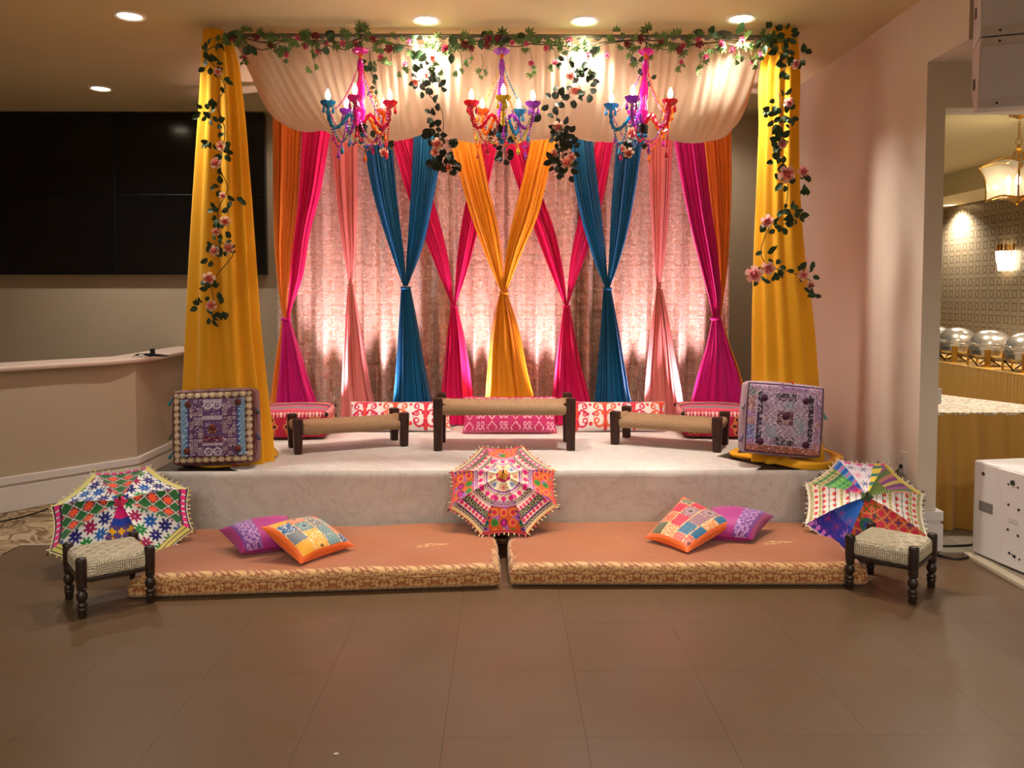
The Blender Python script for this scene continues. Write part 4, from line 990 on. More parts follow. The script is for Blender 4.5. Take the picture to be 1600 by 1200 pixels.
# throw pillows on the mattresses
def patchwork(seed, cols, border):
    r_ = np.random.default_rng(seed)
    def f(u, v):
        n = len(u); c = rep(border, n)
        i = np.floor((u - 0.06) / 0.88 * 3.6); off = hsh(i, 3.0, seed) * 0.5
        j = np.floor((v - 0.06) / 0.88 * 3.6 + off)
        inn = (u > 0.06) & (u < 0.94) & (v > 0.06) & (v < 0.94)
        idx = np.floor(hsh(i, j, seed) * len(cols)).astype(int) % len(cols)
        pc = np.array(cols, float)[idx]; c[inn] = pc[inn]
        fu = (u - 0.06) / 0.88 * 3.6 - i; fv = (v - 0.06) / 0.88 * 3.6 + off - j
        kind = np.floor(hsh(i, j, seed + 5) * 4)
        R = np.hypot(fu - 0.5, fv - 0.5); th = np.arctan2(fv - 0.5, fu - 0.5)
        lt = np.clip(pc * 0.6 + 80, 0, 255); dk = pc * 0.5
        m = inn & (kind == 0) & (R < 0.32 + 0.08 * np.cos(8 * th)) & (R > 0.18); c[m] = lt[m]
        m = inn & (kind == 0) & (R < 0.12); c[m] = dk[m]
        m = inn & (kind == 1) & (np.abs(np.sin(fu * 12 + 4 * fv) * np.sin(fv * 14)) > 0.75); c[m] = lt[m]
        m = inn & (kind == 2) & (hsh(np.floor(u * 70), np.floor(v * 70), 2) > 0.86); c[m] = (236, 226, 200)
        edge = inn & ((np.minimum(fu, 1 - fu) < 0.05) | (np.minimum(fv, 1 - fv) < 0.025)); c[edge] = (196, 120, 60)
        m = edge & (hsh(np.floor(u * 60), np.floor(v * 60), 9) > 0.5); c[m] = (238, 214, 160)
        return c, rep(border, n)
    return f
MZ = 0.115
def pat_purple(side):
    def f(u, v):
        n = len(u); c = rep((172, 40, 132), n)
        w = u if side > 0 else 1 - u
        c[w > 0.58] = (112, 52, 140)
        m = (w > 0.58) & (w < 0.86) & (hsh(np.floor(u * 90), np.floor(v * 90)) > 0.45) & (np.sin(v * 40) * np.sin(u * 50) > -0.4); c[m] = (196, 150, 200)
        c[w > 0.90] = (160, 20, 110)
        return c, rep((150, 18, 110), n)
    return f
G = 'throw pillows on the mattresses'
def zpt(px, py, z): return PZ(px, py, z)
pillow('throw_pillow', 'purple silk throw pillow tucked behind the left patchwork pillow', 'pillow', zpt(376, 864, MZ + .03), zpt(462, 852, MZ + .04), zpt(450, 806, MZ + .13), zpt(342, 828, MZ + .10), 0.15, pat_purple(-1), m_silk, G, (70, 70))
pillow('throw_pillow', 'orange edged patchwork pillow with a yellow flower patch on the left mattress', 'pillow', zpt(470, 881, MZ + .015), zpt(553, 852, MZ + .025), zpt(490, 806, MZ + .13), zpt(408, 824, MZ + .17), 0.13,
       patchwork(3, [(236, 168, 40), (38, 92, 140), (226, 88, 60), (110, 116, 122), (196, 24, 66), (104, 140, 140), (216, 130, 90), (170, 30, 50), (88, 96, 100)], (228, 98, 14)), m_silk, G, (120, 120))
pillow('throw_pillow', 'orange edged patchwork pillow leaning on the right purple pillow', 'pillow', zpt(1008, 840, MZ + .03), zpt(1074, 863, MZ + .015), zpt(1152, 818, MZ + .09), zpt(1068, 776, MZ + .17), 0.12,
       patchwork(12, [(226, 92, 44), (92, 92, 66), (196, 24, 66), (212, 140, 80), (66, 44, 34), (20, 100, 140), (200, 178, 190), (210, 96, 80), (150, 110, 120)], (228, 98, 14)), m_silk, G, (120, 120))
pillow('throw_pillow', 'purple silk throw pillow tucked behind the right patchwork pillow', 'pillow', zpt(1096, 838, MZ + .03), zpt(1176, 843, MZ + .03), zpt(1209, 806, MZ + .08), zpt(1112, 793, MZ + .12), 0.15, pat_purple(1), m_silk, G, (70, 70))

# ================================================================== BOX CUSHIONS AND POUFS
def rounded_box(sx, sy, sz, r, n, bulge=0.0):
    """six gridded faces of a rounded, slightly puffed box; returns verts, quads, face id, u, v"""
    V = []; Q = []; fid = []; U_ = []; W_ = []
    half = np.array([sx, sy, sz]) / 2
    axes = [(0, 1, 2, 1), (0, 1, 2, -1), (0, 2, 1, 1), (0, 2, 1, -1), (1, 2, 0, 1), (1, 2, 0, -1)]
    off = 0
    for f, (a, b, c, s) in enumerate(axes):
        na = n if a != 2 or sz > 0.5 * sx else max(10, int(n * 0.5)); nb = n
        u, v = uvgrid(na, nb)
        p = np.zeros((len(u), 3)); p[:, a] = (2 * u - 1) * half[a]; p[:, b] = (2 * v - 1) * half[b]; p[:, c] = s * half[c]
        inner = np.clip(p, -(half - r), half - r); d = p - inner; l = np.linalg.norm(d, axis=1, keepdims=True); l[l == 0] = 1
        p = inner + d / l * r
        q = p / half; p[:, c] += s * bulge * (1 - q[:, a] ** 2).clip(0) * (1 - q[:, b] ** 2).clip(0)
        V.append(p); fid.append(np.full(len(u), f)); U_.append(u); W_.append(v)
        right = (a, b, c) in ((0, 1, 2), (1, 2, 0)); flip = (s > 0) != right
        Q.append(grid_faces(na, nb, off, flip)); off += len(u)
    return np.concatenate(V), np.concatenate(Q), np.concatenate(fid), np.concatenate(U_), np.concatenate(W_)
m_mirror = vcol('mirror_work_cloth', 0.55, 0.2, 0.5, 0.86)
def floor_cushion(label, quad, Yb, Yt, thick, colf, side_c, group, tassels, tuft_c, tufts):
    TL, TR, BR, BL = [PY(a, b, y) for (a, b), y in zip(quad, (Yt, Yt, Yb, Yb))]
    ctr = (TL + TR + BR + BL) / 4; ex = ((TR - TL) + (BR - BL)).normalized(); ez = ((TL - BL) + (TR - BR)); ez = (ez - ex * ez.dot(ex)).normalized(); ey = ez.cross(ex)
    W = ((TR - TL).length + (BR - BL).length) / 2; Hh = ((TL - BL).length + (TR - BR).length) / 2
    t = thing('floor_cushion', label, 'cushion', ctr + ey * (thick / 2), Matrix((ex, ey, ez)).transposed().to_euler(), group)
    V, Q, fid, u, v = rounded_box(W, thick, Hh, 0.03, 110, 0.012)
    n = len(V); c = rep(side_c, n)
    front = fid == 3
    c[front] = colf(u[front], v[front])
    sd = ~front
    m = sd & (hsh(np.floor(u * 26), np.floor(v * 8), 4) > 0.6); c[m] = np.array(side_c) * 0.7 + 50
    np_mesh('cover', V, Q, m_mirror, t, dye=c)
    for i, (a, b) in enumerate(tufts):
        mb = MB(); mb.ball((0, 0, 0), 0.022, 8); o = mb.build('tuft', mat('tuft_%d_%d_%d' % tuft_c, tuft_c, 0.9), t); o.location = (a * W / 2, -thick / 2 - 0.014, b * Hh / 2); o.scale = (1, 0.6, 1)
    for (a, b, col) in tassels:
        o = MB().lathe([(0.002, 0.028), (0.006, 0.022), (0.005, 0.012), (0.011, -0.018), (0.008, -0.024)], 8).build('tassel', mat('tassel_%d_%d_%d' % col, col, 0.7), t)
        o.location = (a * W / 2 + math.copysign(0.012, a) * (abs(a) > 0.9), -thick * 0.35, b * Hh / 2); o.rotation_euler = (0, -math.copysign(0.5, a), 0)
    rim = MB(); e = [(-W / 2 + .012, -Hh / 2 + .012), (W / 2 - .012, -Hh / 2 + .012), (W / 2 - .012, Hh / 2 - .012), (-W / 2 + .012, Hh / 2 - .012)]
    rim.tube([(x, -thick / 2 + 0.008, z) for x, z in e + e[:1]], 0.005, 6, cap=False); rim.build('piping', mat('piping_%d' % (tuft_c[0]), tuft_c, 0.7), t)
    return t
def col_left(u, v):
    n = len(u); x = u; y = v; c = rep((70, 34, 92), n)
    d = np.minimum(np.minimum(x, 1 - x), np.minimum(y, 1 - y))
    bd = d < 0.115; c[bd] = (78, 34, 34)
    along = np.where((np.minimum(x, 1 - x) < np.minimum(y, 1 - y)), y, x); f = np.mod(along * 11, 1.0) - 0.5
    m = bd & (np.hypot(f * 0.085, (d - 0.062)) < 0.040); c[m] = (196, 170, 132)
    m = bd & (np.hypot(f * 0.085, (d - 0.062)) < 0.018); c[m] = (226, 208, 176)
    c[bd & (d < 0.018)] = (130, 40, 34)
    xs = np.minimum(x, 1 - x)
    m = (~bd) & (xs < 0.20); c[m] = (150, 190, 222)
    fy = np.mod(y * 15, 1.0) - 0.5
    m = (~bd) & (xs < 0.20) & (ringm((xs - 0.150) * 15, fy, 0, 0, 0.34, 0.10)); c[m] = (84, 130, 176)
    m = (~bd) & (np.abs(xs - 0.188) < 0.008) & (np.abs(fy) < 0.3); c[m] = (70, 110, 170)
    c[(~bd) & (np.abs(xs - 0.205) < 0.008)] = (62, 48, 140)
    mid = (~bd) & (xs >= 0.213)
    gx = np.mod(x * 17 + 0.5, 1.0) - 0.5; gy = np.mod(y * 17, 1.0) - 0.5; mxx = np.maximum(np.abs(gx), np.abs(gy))
    side = mid & (np.abs(x - 0.5) > 0.115)
    m = side & (mxx > 0.26) & (mxx < 0.40); c[m] = (198, 170, 186)
    m = side & (mxx < 0.12); c[m] = (214, 200, 210)
    m = side & (hsh(np.floor(x * 17 + 0.5), np.floor(y * 17)) > 0.72) & (mxx < 0.40); c[m] = (110, 70, 120)
    cen = mid & (np.abs(x - 0.5) <= 0.115); c[cen] = (96, 60, 120)
    for cy in (0.17, 0.80):
        for cx in (0.445, 0.555):
            m = cen & ringm(x, y * 0.9, cx, cy * 0.9, 0.042, 0.012); c[m] = (206, 196, 214)
            m = cen & disc(x, y * 0.9, cx, cy * 0.9, 0.016); c[m] = (190, 170, 200)
    c[cen & (np.abs(y - 0.345) < 0.035)] = (110, 22, 56)
    m = cen & ((np.abs(y - 0.63) < 0.025) | (np.abs(y - 0.27) < 0.02) | (np.abs(y - 0.91 + 0.05) < 0.02)); c[m] = (190, 176, 196)
    c[cen & disc(x, y, 0.5, 0.46, 0.055)] = (120, 64, 50)
    sp = (hsh(np.floor(x * 95), np.floor(y * 95), 3) > 0.955) & (d > 0.02); c[sp] = (244, 240, 248)  # white specks stand for tiny mirrors, their glint painted in
    return c
def col_right(u, v):
    n = len(u); x, y = u, v; c = rep((168, 140, 176), n)
    nz = hsh(np.floor(x * 60), np.floor(y * 60), 1); c = c * (0.82 + 0.36 * nz)[:, None]
    d = np.minimum(np.minimum(x, 1 - x), np.minimum(y, 1 - y))
    bd = d < 0.125
    al = np.floor(np.where(np.minimum(x, 1 - x) < np.minimum(y, 1 - y), y, x) * 5)
    bc = np.array([(160, 124, 170), (118, 122, 178), (176, 140, 172), (140, 140, 150), (180, 132, 140)], float)[np.floor(hsh(al, np.floor(x * 1.99), np.floor(y * 1.99)) * 5).astype(int) % 5]
    c[bd] = (bc * (0.75 + 0.5 * nz)[:, None])[bd]
    bot = bd & (y < 0.125); c[bot] = np.array([176, 108, 96.]) * (0.7 + 0.5 * nz[bot])[:, None]
    c[np.abs(d - 0.128) < 0.006] = (206, 184, 208)
    xs = np.minimum(x, 1 - x)
    m = (d > 0.135) & (xs < 0.205) & (xs > 0.14) & (hsh(np.floor(x * 48), np.floor(y * 48), 6) > 0.22); c[m] = (46, 30, 52)
    m = (np.abs(x - 0.5) < 0.13) & ((np.abs(y - 0.19) < 0.06) | (np.abs(y - 0.81) < 0.06)) & (nz > 0.35); c[m] = (56, 44, 56)
    fr = (d > 0.30) & (d < 0.40); c[fr] = c[fr] * 0.92 + 12
    diag = (d > 0.21) & (np.abs(np.mod((x + np.where(np.mod(np.floor(y * 14), 2) > 0, 1, -1) * (y * 14 - np.floor(y * 14)) / 14) * 14, 1) - 0.5) < 0.10); c[diag] = (206, 194, 214)
    m = (np.abs(x - 0.5) < 0.10) & (np.abs(y - 0.52) < 0.09); c[m] = (98, 48, 66)
    m = (np.abs(x - 0.5) < 0.05) & (np.abs(y - 0.48) < 0.04); c[m] = (186, 150, 160)
    g = ((x < 0.40) & (x > 0.25) & (np.abs(y - 0.32) < 0.09)) | ((x > 0.62) & (x < 0.76) & (np.abs(y - 0.42) < 0.12)) | ((np.abs(x - 0.55) < 0.06) & (np.abs(y - 0.70) < 0.05)); c[g] = c[g] * 0.4 + np.array([84, 98, 108.])
    sp = hsh(np.floor(x * 100), np.floor(y * 100), 8) > 0.95; c[sp] = (250, 244, 252)  # mirror sparkle painted as near-white specks
    return c.clip(0, 255)
G = 'big square floor cushions at the stage corners'
floor_cushion('square mirror-work cushion with cream medallion border at the left stage corner', [(268, 610), (398, 609), (398, 721), (268, 730)], 5.035, 5.085, 0.13, col_left, (96, 40, 44), G,
              [(-1.0, 0.72, (24, 120, 140)), (-1.0, -0.2, (90, 96, 70)), (-1.0, -0.72, (24, 110, 120)), (1.0, 0.4, (70, 84, 84)), (1.0, -0.3, (60, 70, 110)), (0.45, -1.0, (150, 30, 44))], (104, 52, 40), [(-0.58, 0.64), (0.62, 0.66), (-0.62, -0.62), (0.6, -0.6), (0, 0.0)])
floor_cushion('square lilac mirror-work cushion at the right stage corner', [(1170, 597), (1290, 603), (1284, 719), (1160, 704)], 5.045, 5.10, 0.14, col_right, (150, 120, 140), G,
              [(-1.0, 0.3, (150, 130, 150)), (-1.0, -0.6, (120, 110, 140)), (1.0, 0.2, (90, 150, 150)), (1.0, -0.5, (170, 150, 140)), (0.2, 1.0, (210, 70, 40))], (70, 30, 56), [(-0.56, 0.56), (0.5, 0.56), (-0.6, -0.66), (0.55, -0.66), (0, 0.08)])
def pouf_col(fid, u, v):
    n = len(u); c = rep((188, 28, 64), n)
    top = fid == 0
    c[top] = (196, 74, 90)
    b = np.floor(v * 6 + 0.35 * np.abs(np.mod(u * 6, 2) - 1)); tri = np.array([(206, 70, 96), (130, 122, 126), (200, 66, 92), (50, 44, 104), (222, 130, 70), (150, 50, 90)], float)[b.astype(int) % 6]
    c[top] = tri[top]
    m = ~top & (v > 0.86); c[m] = (214, 96, 100)
    fx = np.mod(u * 3.0, 1.0) - 0.5; fy = (v - 0.42) * 0.62 * 1.5
    R = np.hypot(fx, fy); th = np.arctan2(fy, fx)
    m = ~top & (R < 0.34 + 0.05 * np.cos(6 * th)) & (R > 0.16); c[m] = (214, 130, 70)
    m = ~top & (np.abs(R - 0.25) < 0.06) & (np.cos(6 * th) > 0.3); c[m] = (60, 24, 40)
    m = ~top & (R < 0.11); c[m] = (92, 104, 116)
    m = ~top & (v > 0.78) & (np.abs(np.sin(u * 60)) > 0.8); c[m] = (236, 200, 190)
    return c
def pouf(label, x, y, rz, w):
    t = thing('pouf', label, 'pouf', (x, y, SZ + 0.005), (0, 0, rz), 'square red poufs at the back of the stage')
    V, Q, fid, u, v = rounded_box(w, w, 0.2, 0.035, 70, 0.018); V[:, 2] += 0.118
    np_mesh('cover', V, Q, m_print, t, dye=pouf_col(fid, u, v))
    e = w / 2 - 0.012; MB().tube([(-e, -e, 0.205), (e, -e, 0.205), (e, e, 0.205), (-e, e, 0.205), (-e, -e, 0.205)], 0.006, 6, cap=False).build('piping', mat('pouf_piping', (150, 60, 80), 0.7), t)
    for sx in (-1, 1):
        for sy in (-1, 1): MB().ball((sx * (e + 0.012), sy * (e + 0.012), 0.19), 0.016, 8).build('tassel', m_black, t)
    return t
pouf('square red embroidered pouf on the stage beside the left yellow drape', -1.585, 6.29, 0.08, 0.50)
pouf('square red embroidered pouf on the stage behind the lilac cushion', 1.61, 6.29, -0.10, 0.50)

# ================================================================== UPLIGHTS AT THE FOOT OF THE BACKDROP
m_lensp = mat('uplight_lens', (255, 170, 180), 0.3, emit=(255, 150, 165), estr=6.0)
def uplight(px, label, Y=6.63, aim=0.12):
    x = (px - 787.0) * Y / FPX
    t = thing('uplight', label, 'uplight', (x, Y, SZ + 0.005), group='small black uplights behind the pillows')
    MB().box((0, 0, 0.006), (0.09, 0.07, 0.012)).build('foot', m_black, t, smooth=0, bevel=0.002)
    for s in (-1, 1): MB().box((s * 0.043, 0, 0.045), (0.004, 0.02, 0.08)).build('bracket', m_black, t, smooth=0)
    M = Matrix.Translation((0, 0, 0.07)) @ Matrix.Rotation(-0.22, 4, 'X')
    MB().lathe([(0.026, -0.045), (0.034, -0.035), (0.037, 0.045), (0.034, 0.045), (0.032, 0.038)], 18, M).build('can', m_black, t)
    MB().lathe([(0.001, 0.037), (0.032, 0.037)], 18, M).build('lens', m_lensp, t)
    spot('lamp', (0, 0.012, 0.125), (0, 0.012 + aim, 1.3), W_UP, PINKL, 56, 1.0, 0.03, t)
for px, lb in ((517, 'small black uplight showing beside the left red pouf'), (602, 'small uplight behind the left ikat pillow'), (750, 'small uplight behind the pink pillow, left'), (848, 'small uplight behind the pink pillow, right'), (997, 'small uplight behind the right ikat pillow'), (1072, 'small uplight hidden behind the right red pouf')):
    uplight(px, lb)
tag(MB().tube(smooth_path(floor_pts([(690, 668), (706, 666), (722, 662), (740, 658)], SZ + 0.009)), 0.004, 6).build('cable', m_black), 'short black cable on the stage left of the pink pillow', 'cable')
tag(MB().tube(smooth_path([PZ(862, 652, SZ + .009), PZ(872, 655, SZ + .03), PZ(878, 650, SZ + .05), PZ(884, 655, SZ + .03), PZ(880, 662, SZ + .009)]), 0.004, 6).build('cable', m_black), 'looped black cable on the stage right of the pink pillow', 'cable')

# ================================================================== MATTRESSES
m_mtop = mat('rust_sateen', (186, 104, 56), 0.55, sheen=0.3, spec=0.3)
h = NT(m_mtop); v, s_ = h.coords()
base = h.mix(h.noise(v, 3.0, 4.0), rgb(164, 94, 48), rgb(148, 82, 40))
gate = h.ramp(h.noise(h.comb(s_[0], h.math('MULTIPLY', s_[1], 2.5)), 2.6, 2.0), [(0.66, (0, 0, 0, 1)), (0.69, (1, 1, 1, 1))])
orn = h.damask(s_[0], s_[1], 0.09, 0.07, 40.0, 0.52, 0.02)
h.color(h.mix(h.math('MULTIPLY', gate, orn), base, rgb(222, 178, 112)))
h.bump(h.noise(v, 12, 3.0), 0.15, 0.02)
m_mside = mat('gold_rust_damask', (200, 150, 90), 0.5, sheen=0.3, spec=0.35)
h = NT(m_mside); v, s_ = h.coords()
orn = h.damask(h.math('ADD', s_[0], h.math('MULTIPLY', s_[1], 1.0)), s_[2], 0.085, 0.075, 44.0, 0.48, 0.03, 5.0)
h.color(h.mix(orn, rgb(146, 82, 44), rgb(196, 154, 98)))
h.bump(h.noise(v, 40, 3.0), 0.3, 0.006)
def mattress(label, cx, cy, rz, L, D, seed):
    t = thing('floor_mattress', label, 'mattress', (cx, cy, 0.002), (0, 0, rz), 'long floor mattresses in front of the stage')
    V, Q, fid, u, v = rounded_box(L, D, MZ, 0.035, 90, 0.0); V[:, 2] += MZ / 2
    q = np.abs(V[:, 0] / (L / 2)); ends = np.clip((q - 0.9) / 0.1, 0, 1)
    V[:, 2] *= 1 - 0.25 * ends ** 2 * (np.abs(V[:, 1]) / (D / 2))
    V[:, 2] += np.where(V[:, 2] > MZ * 0.6, 0.004 * np.sin(V[:, 0] * 9 + seed) * np.sin(V[:, 1] * 11 + seed), 0)
    # soft corners
    V[:, 0] -= np.sign(V[:, 0]) * 0.02 * ends * np.abs(V[:, 1]) / (D / 2) * (1 + 0.5 * np.sin(V[:, 1] * 50))
    low = V[:, 2] < 0; V[low, 2] = 0
    qc = V[Q].mean(1); mi = np.ones(len(Q), int); topq = (qc[:, 2] > MZ * 0.93) & (qc[:, 1] > -D / 2 + 0.045) & (qc[:, 1] < D / 2 - 0.02) & (np.abs(qc[:, 0]) < L / 2 - 0.02); mi[topq] = 0
    np_mesh('cover', V, Q, [m_mtop, m_mside], t, mi=mi)
    MB().tube([(-L / 2 + 0.05, -D / 2 - 0.001, 0.072), (L / 2 - 0.05, -D / 2 - 0.001, 0.072)], 0.003, 6).build('seam', m_mside, t)
    return t
mattress('rust brown floor mattress with gold damask edge, left of the middle parasol', -0.965, 4.455, math.radians(4.6), 1.87, 0.83, 0)
mattress('rust brown floor mattress with gold damask edge, right of the middle parasol', 0.955, 4.53, math.radians(-0.5), 1.87, 0.82, 3)

# ================================================================== EMBROIDERED PARASOLS
m_emb = vcol('embroidered_canopy', 0.8, 0.2, bump=0.35)
def flowers(x, y, c, cols, pitch, R_, inside, n=8, w=0.17, seed=0):
    rows = np.floor(y / pitch); xo = x + np.where(np.mod(rows, 2) > 0, pitch / 2, 0)
    i = np.floor(xo / pitch); cx = (i + 0.5) * pitch; cy = (rows + 0.5) * pitch
    k = np.floor(hsh(i, rows, seed) * len(cols)).astype(int) % len(cols)
    m = inside & aster(xo, y, cx, cy, R_, n, w, 0.3)
    c[m] = np.array(cols, float)[k][m]
BLUE, ROYAL, GRN, MAGN, ORG, YEL, BLK, CRM, PURP, RED = (36, 34, 118), (24, 92, 176), (34, 132, 62), (160, 24, 88), (226, 78, 36), (232, 214, 110), (24, 18, 26), (240, 226, 196), (136, 52, 150), (214, 40, 60)
def gore_A(k, r, w):
    """x across, y outward, in units of the canopy radius"""
    x, y = w * r * 0.40, r; n = len(r)
    if k == 0:
        c = rep((40, 66, 150), n); gx = np.mod(x * 8 + 0.5, 1) - 0.5; gy = np.mod(y * 8, 1) - 0.5
        m = ((np.abs(gx) < 0.14) | (np.abs(gy) < 0.14)) & (np.hypot(gx, gy) < 0.42); c[m] = (238, 176, 24)
        m = np.mod(np.floor(x * 8 + 0.5) + np.floor(y * 8), 2) > 0; c[m & (np.hypot(gx, gy) > 0.44)] = (128, 60, 70)
        c[r < 0.36] = (30, 60, 160); c[r < 0.25] = (206, 24, 110); return c
    if k % 2 == 0:
        a, b = (y + x) * 4.4, (y - x) * 4.4; ck = np.mod(np.floor(a) + np.floor(b), 2)
        c = rep((22, 92, 40), n); fa, fb = np.mod(a, 1) - 0.5, np.mod(b, 1) - 0.5
        m = ck > 0; c[m] = (58, 30, 66)
        m = (ck > 0) & (np.hypot(fa, fb) < 0.40 + 0.10 * np.cos(8 * np.arctan2(fb, fa))); c[m] = (232, 84, 38)
        c[(np.abs(fa) > 0.465) | (np.abs(fb) > 0.465)] = (214, 208, 196)
        rim = r > 0.86; c[rim] = (44, 22, 50)
        f = np.mod(x * 9 + 0.5, 1) - 0.5; m = rim & (np.hypot(f / 9, r - 0.93) < 0.045); c[m] = (222, 30, 122)
        m = rim & (np.abs(np.abs(f) - 0.5) < 0.10) & (np.abs(r - 0.93) < 0.03); c[m] = (230, 224, 224)
        return c
    c = rep((232, 232, 226), n)
    flowers(x + 0.03 * k, y, c, [BLUE, ROYAL, GRN, MAGN, BLUE, ROYAL], 0.20, 0.102, r < 0.86, 8, 0.55, seed=k)
    rim = r > 0.87; c[rim] = (236, 226, 130)
    m = rim & (np.mod(r * 60, 1) < 0.3); c[m] = (70, 80, 60)
    c[(r > 0.855) & (r < 0.87)] = (150, 150, 80)
    return c
def bandcirc(c, m, x, y, yc, pitch, R_, col):
    f = np.mod(x / pitch + 0.5, 1) - 0.5; q = m & (np.hypot(f * pitch, y - yc) < R_); c[q] = col
def chainb(c, m, x, y, yc, h, bg, fg):
    q = m & (np.abs(y - yc) < h); c[q] = bg
    q = q & (np.abs(np.abs(y - yc) - h * 0.55 * np.abs(np.sin(x * 40))) < h * 0.15); c[q] = fg
def gore_B(k, r, w):
    x, y = w * r * 0.40, r; n = len(r); c = rep((238, 206, 180), n); al = np.ones(n, bool)
    c[r < 0.16] = (216, 60, 120)
    m = (r > 0.14) & (r < 0.30); c[m] = (240, 222, 180)
    m = (r > 0.16) & (r < 0.30) & aster(x, y, 0.0, 0.23, 0.075, 8, 0.3); c[m] = ROYAL if k % 2 else (206, 60, 60)
    c[(r > 0.30) & (r < 0.325)] = PURP
    chainb(c, al, x, y, 0.345, 0.022, (236, 200, 190), (90, 40, 110))
    bandcirc(c, al, x, y, 0.42, 0.14, 0.045, (226, 34, 130))
    chainb(c, al, x, y, 0.505, 0.036, BLK if k % 2 else (150, 70, 160), (226, 200, 170))
    c[(r > 0.545) & (r < 0.565)] = PURP
    if k % 2 == 0:
        m = r > 0.565; c[m] = (214, 88, 40)
        m = (r > 0.565) & (np.sin(x * 17 + 1) * np.sin(y * 15 + k) > 0.45); c[m] = (180, 96, 176)
        g = 0.17
        i = np.floor(x / g + 0.5); j = np.floor((y - 0.57) / g); cx = i * g; cy = 0.57 + (j + 0.5) * g
        t_ = np.floor(hsh(i + k, j, 3) * 4)
        d = np.hypot(x - cx, y - cy); ou = (r > 0.58) & (r < 0.95)
        for tt, (oc, ic) in enumerate((((240, 140, 60), (216, 40, 70)), ((92, 20, 90), (214, 24, 140)), ((70, 140, 50), (60, 120, 44)), ((240, 140, 60), (216, 40, 70)))):
            c[ou & (t_ == tt) & (d < 0.068)] = oc; c[ou & (t_ == tt) & (d < 0.042)] = ic
        c[(r > 0.57) & (np.abs(np.abs(w) - 0.9) < 0.06) & (np.sin(y * 70) > 0.2)] = (40, 50, 140)
        c[r > 0.965] = (200, 60, 60)
    else:
        bandcirc(c, al, x, y, 0.625, 0.085, 0.032, (226, 50, 110))
        chainb(c, al, x, y, 0.715, 0.052, BLK, (150, 140, 90))
        m = (np.abs(r - 0.715) < 0.052) & (np.abs(np.sin(x * 60) * np.sin(y * 90)) > 0.8); c[m] = (210, 200, 170)
        bandcirc(c, al, x, y, 0.815, 0.095, 0.036, (222, 46, 100))
        c[np.abs(r - 0.77) < 0.006] = PURP; c[np.abs(r - 0.865) < 0.006] = PURP
        chainb(c, al, x, y, 0.905, 0.034, BLK, (226, 210, 170))
        c[r > 0.962] = (232, 214, 120)
    return c
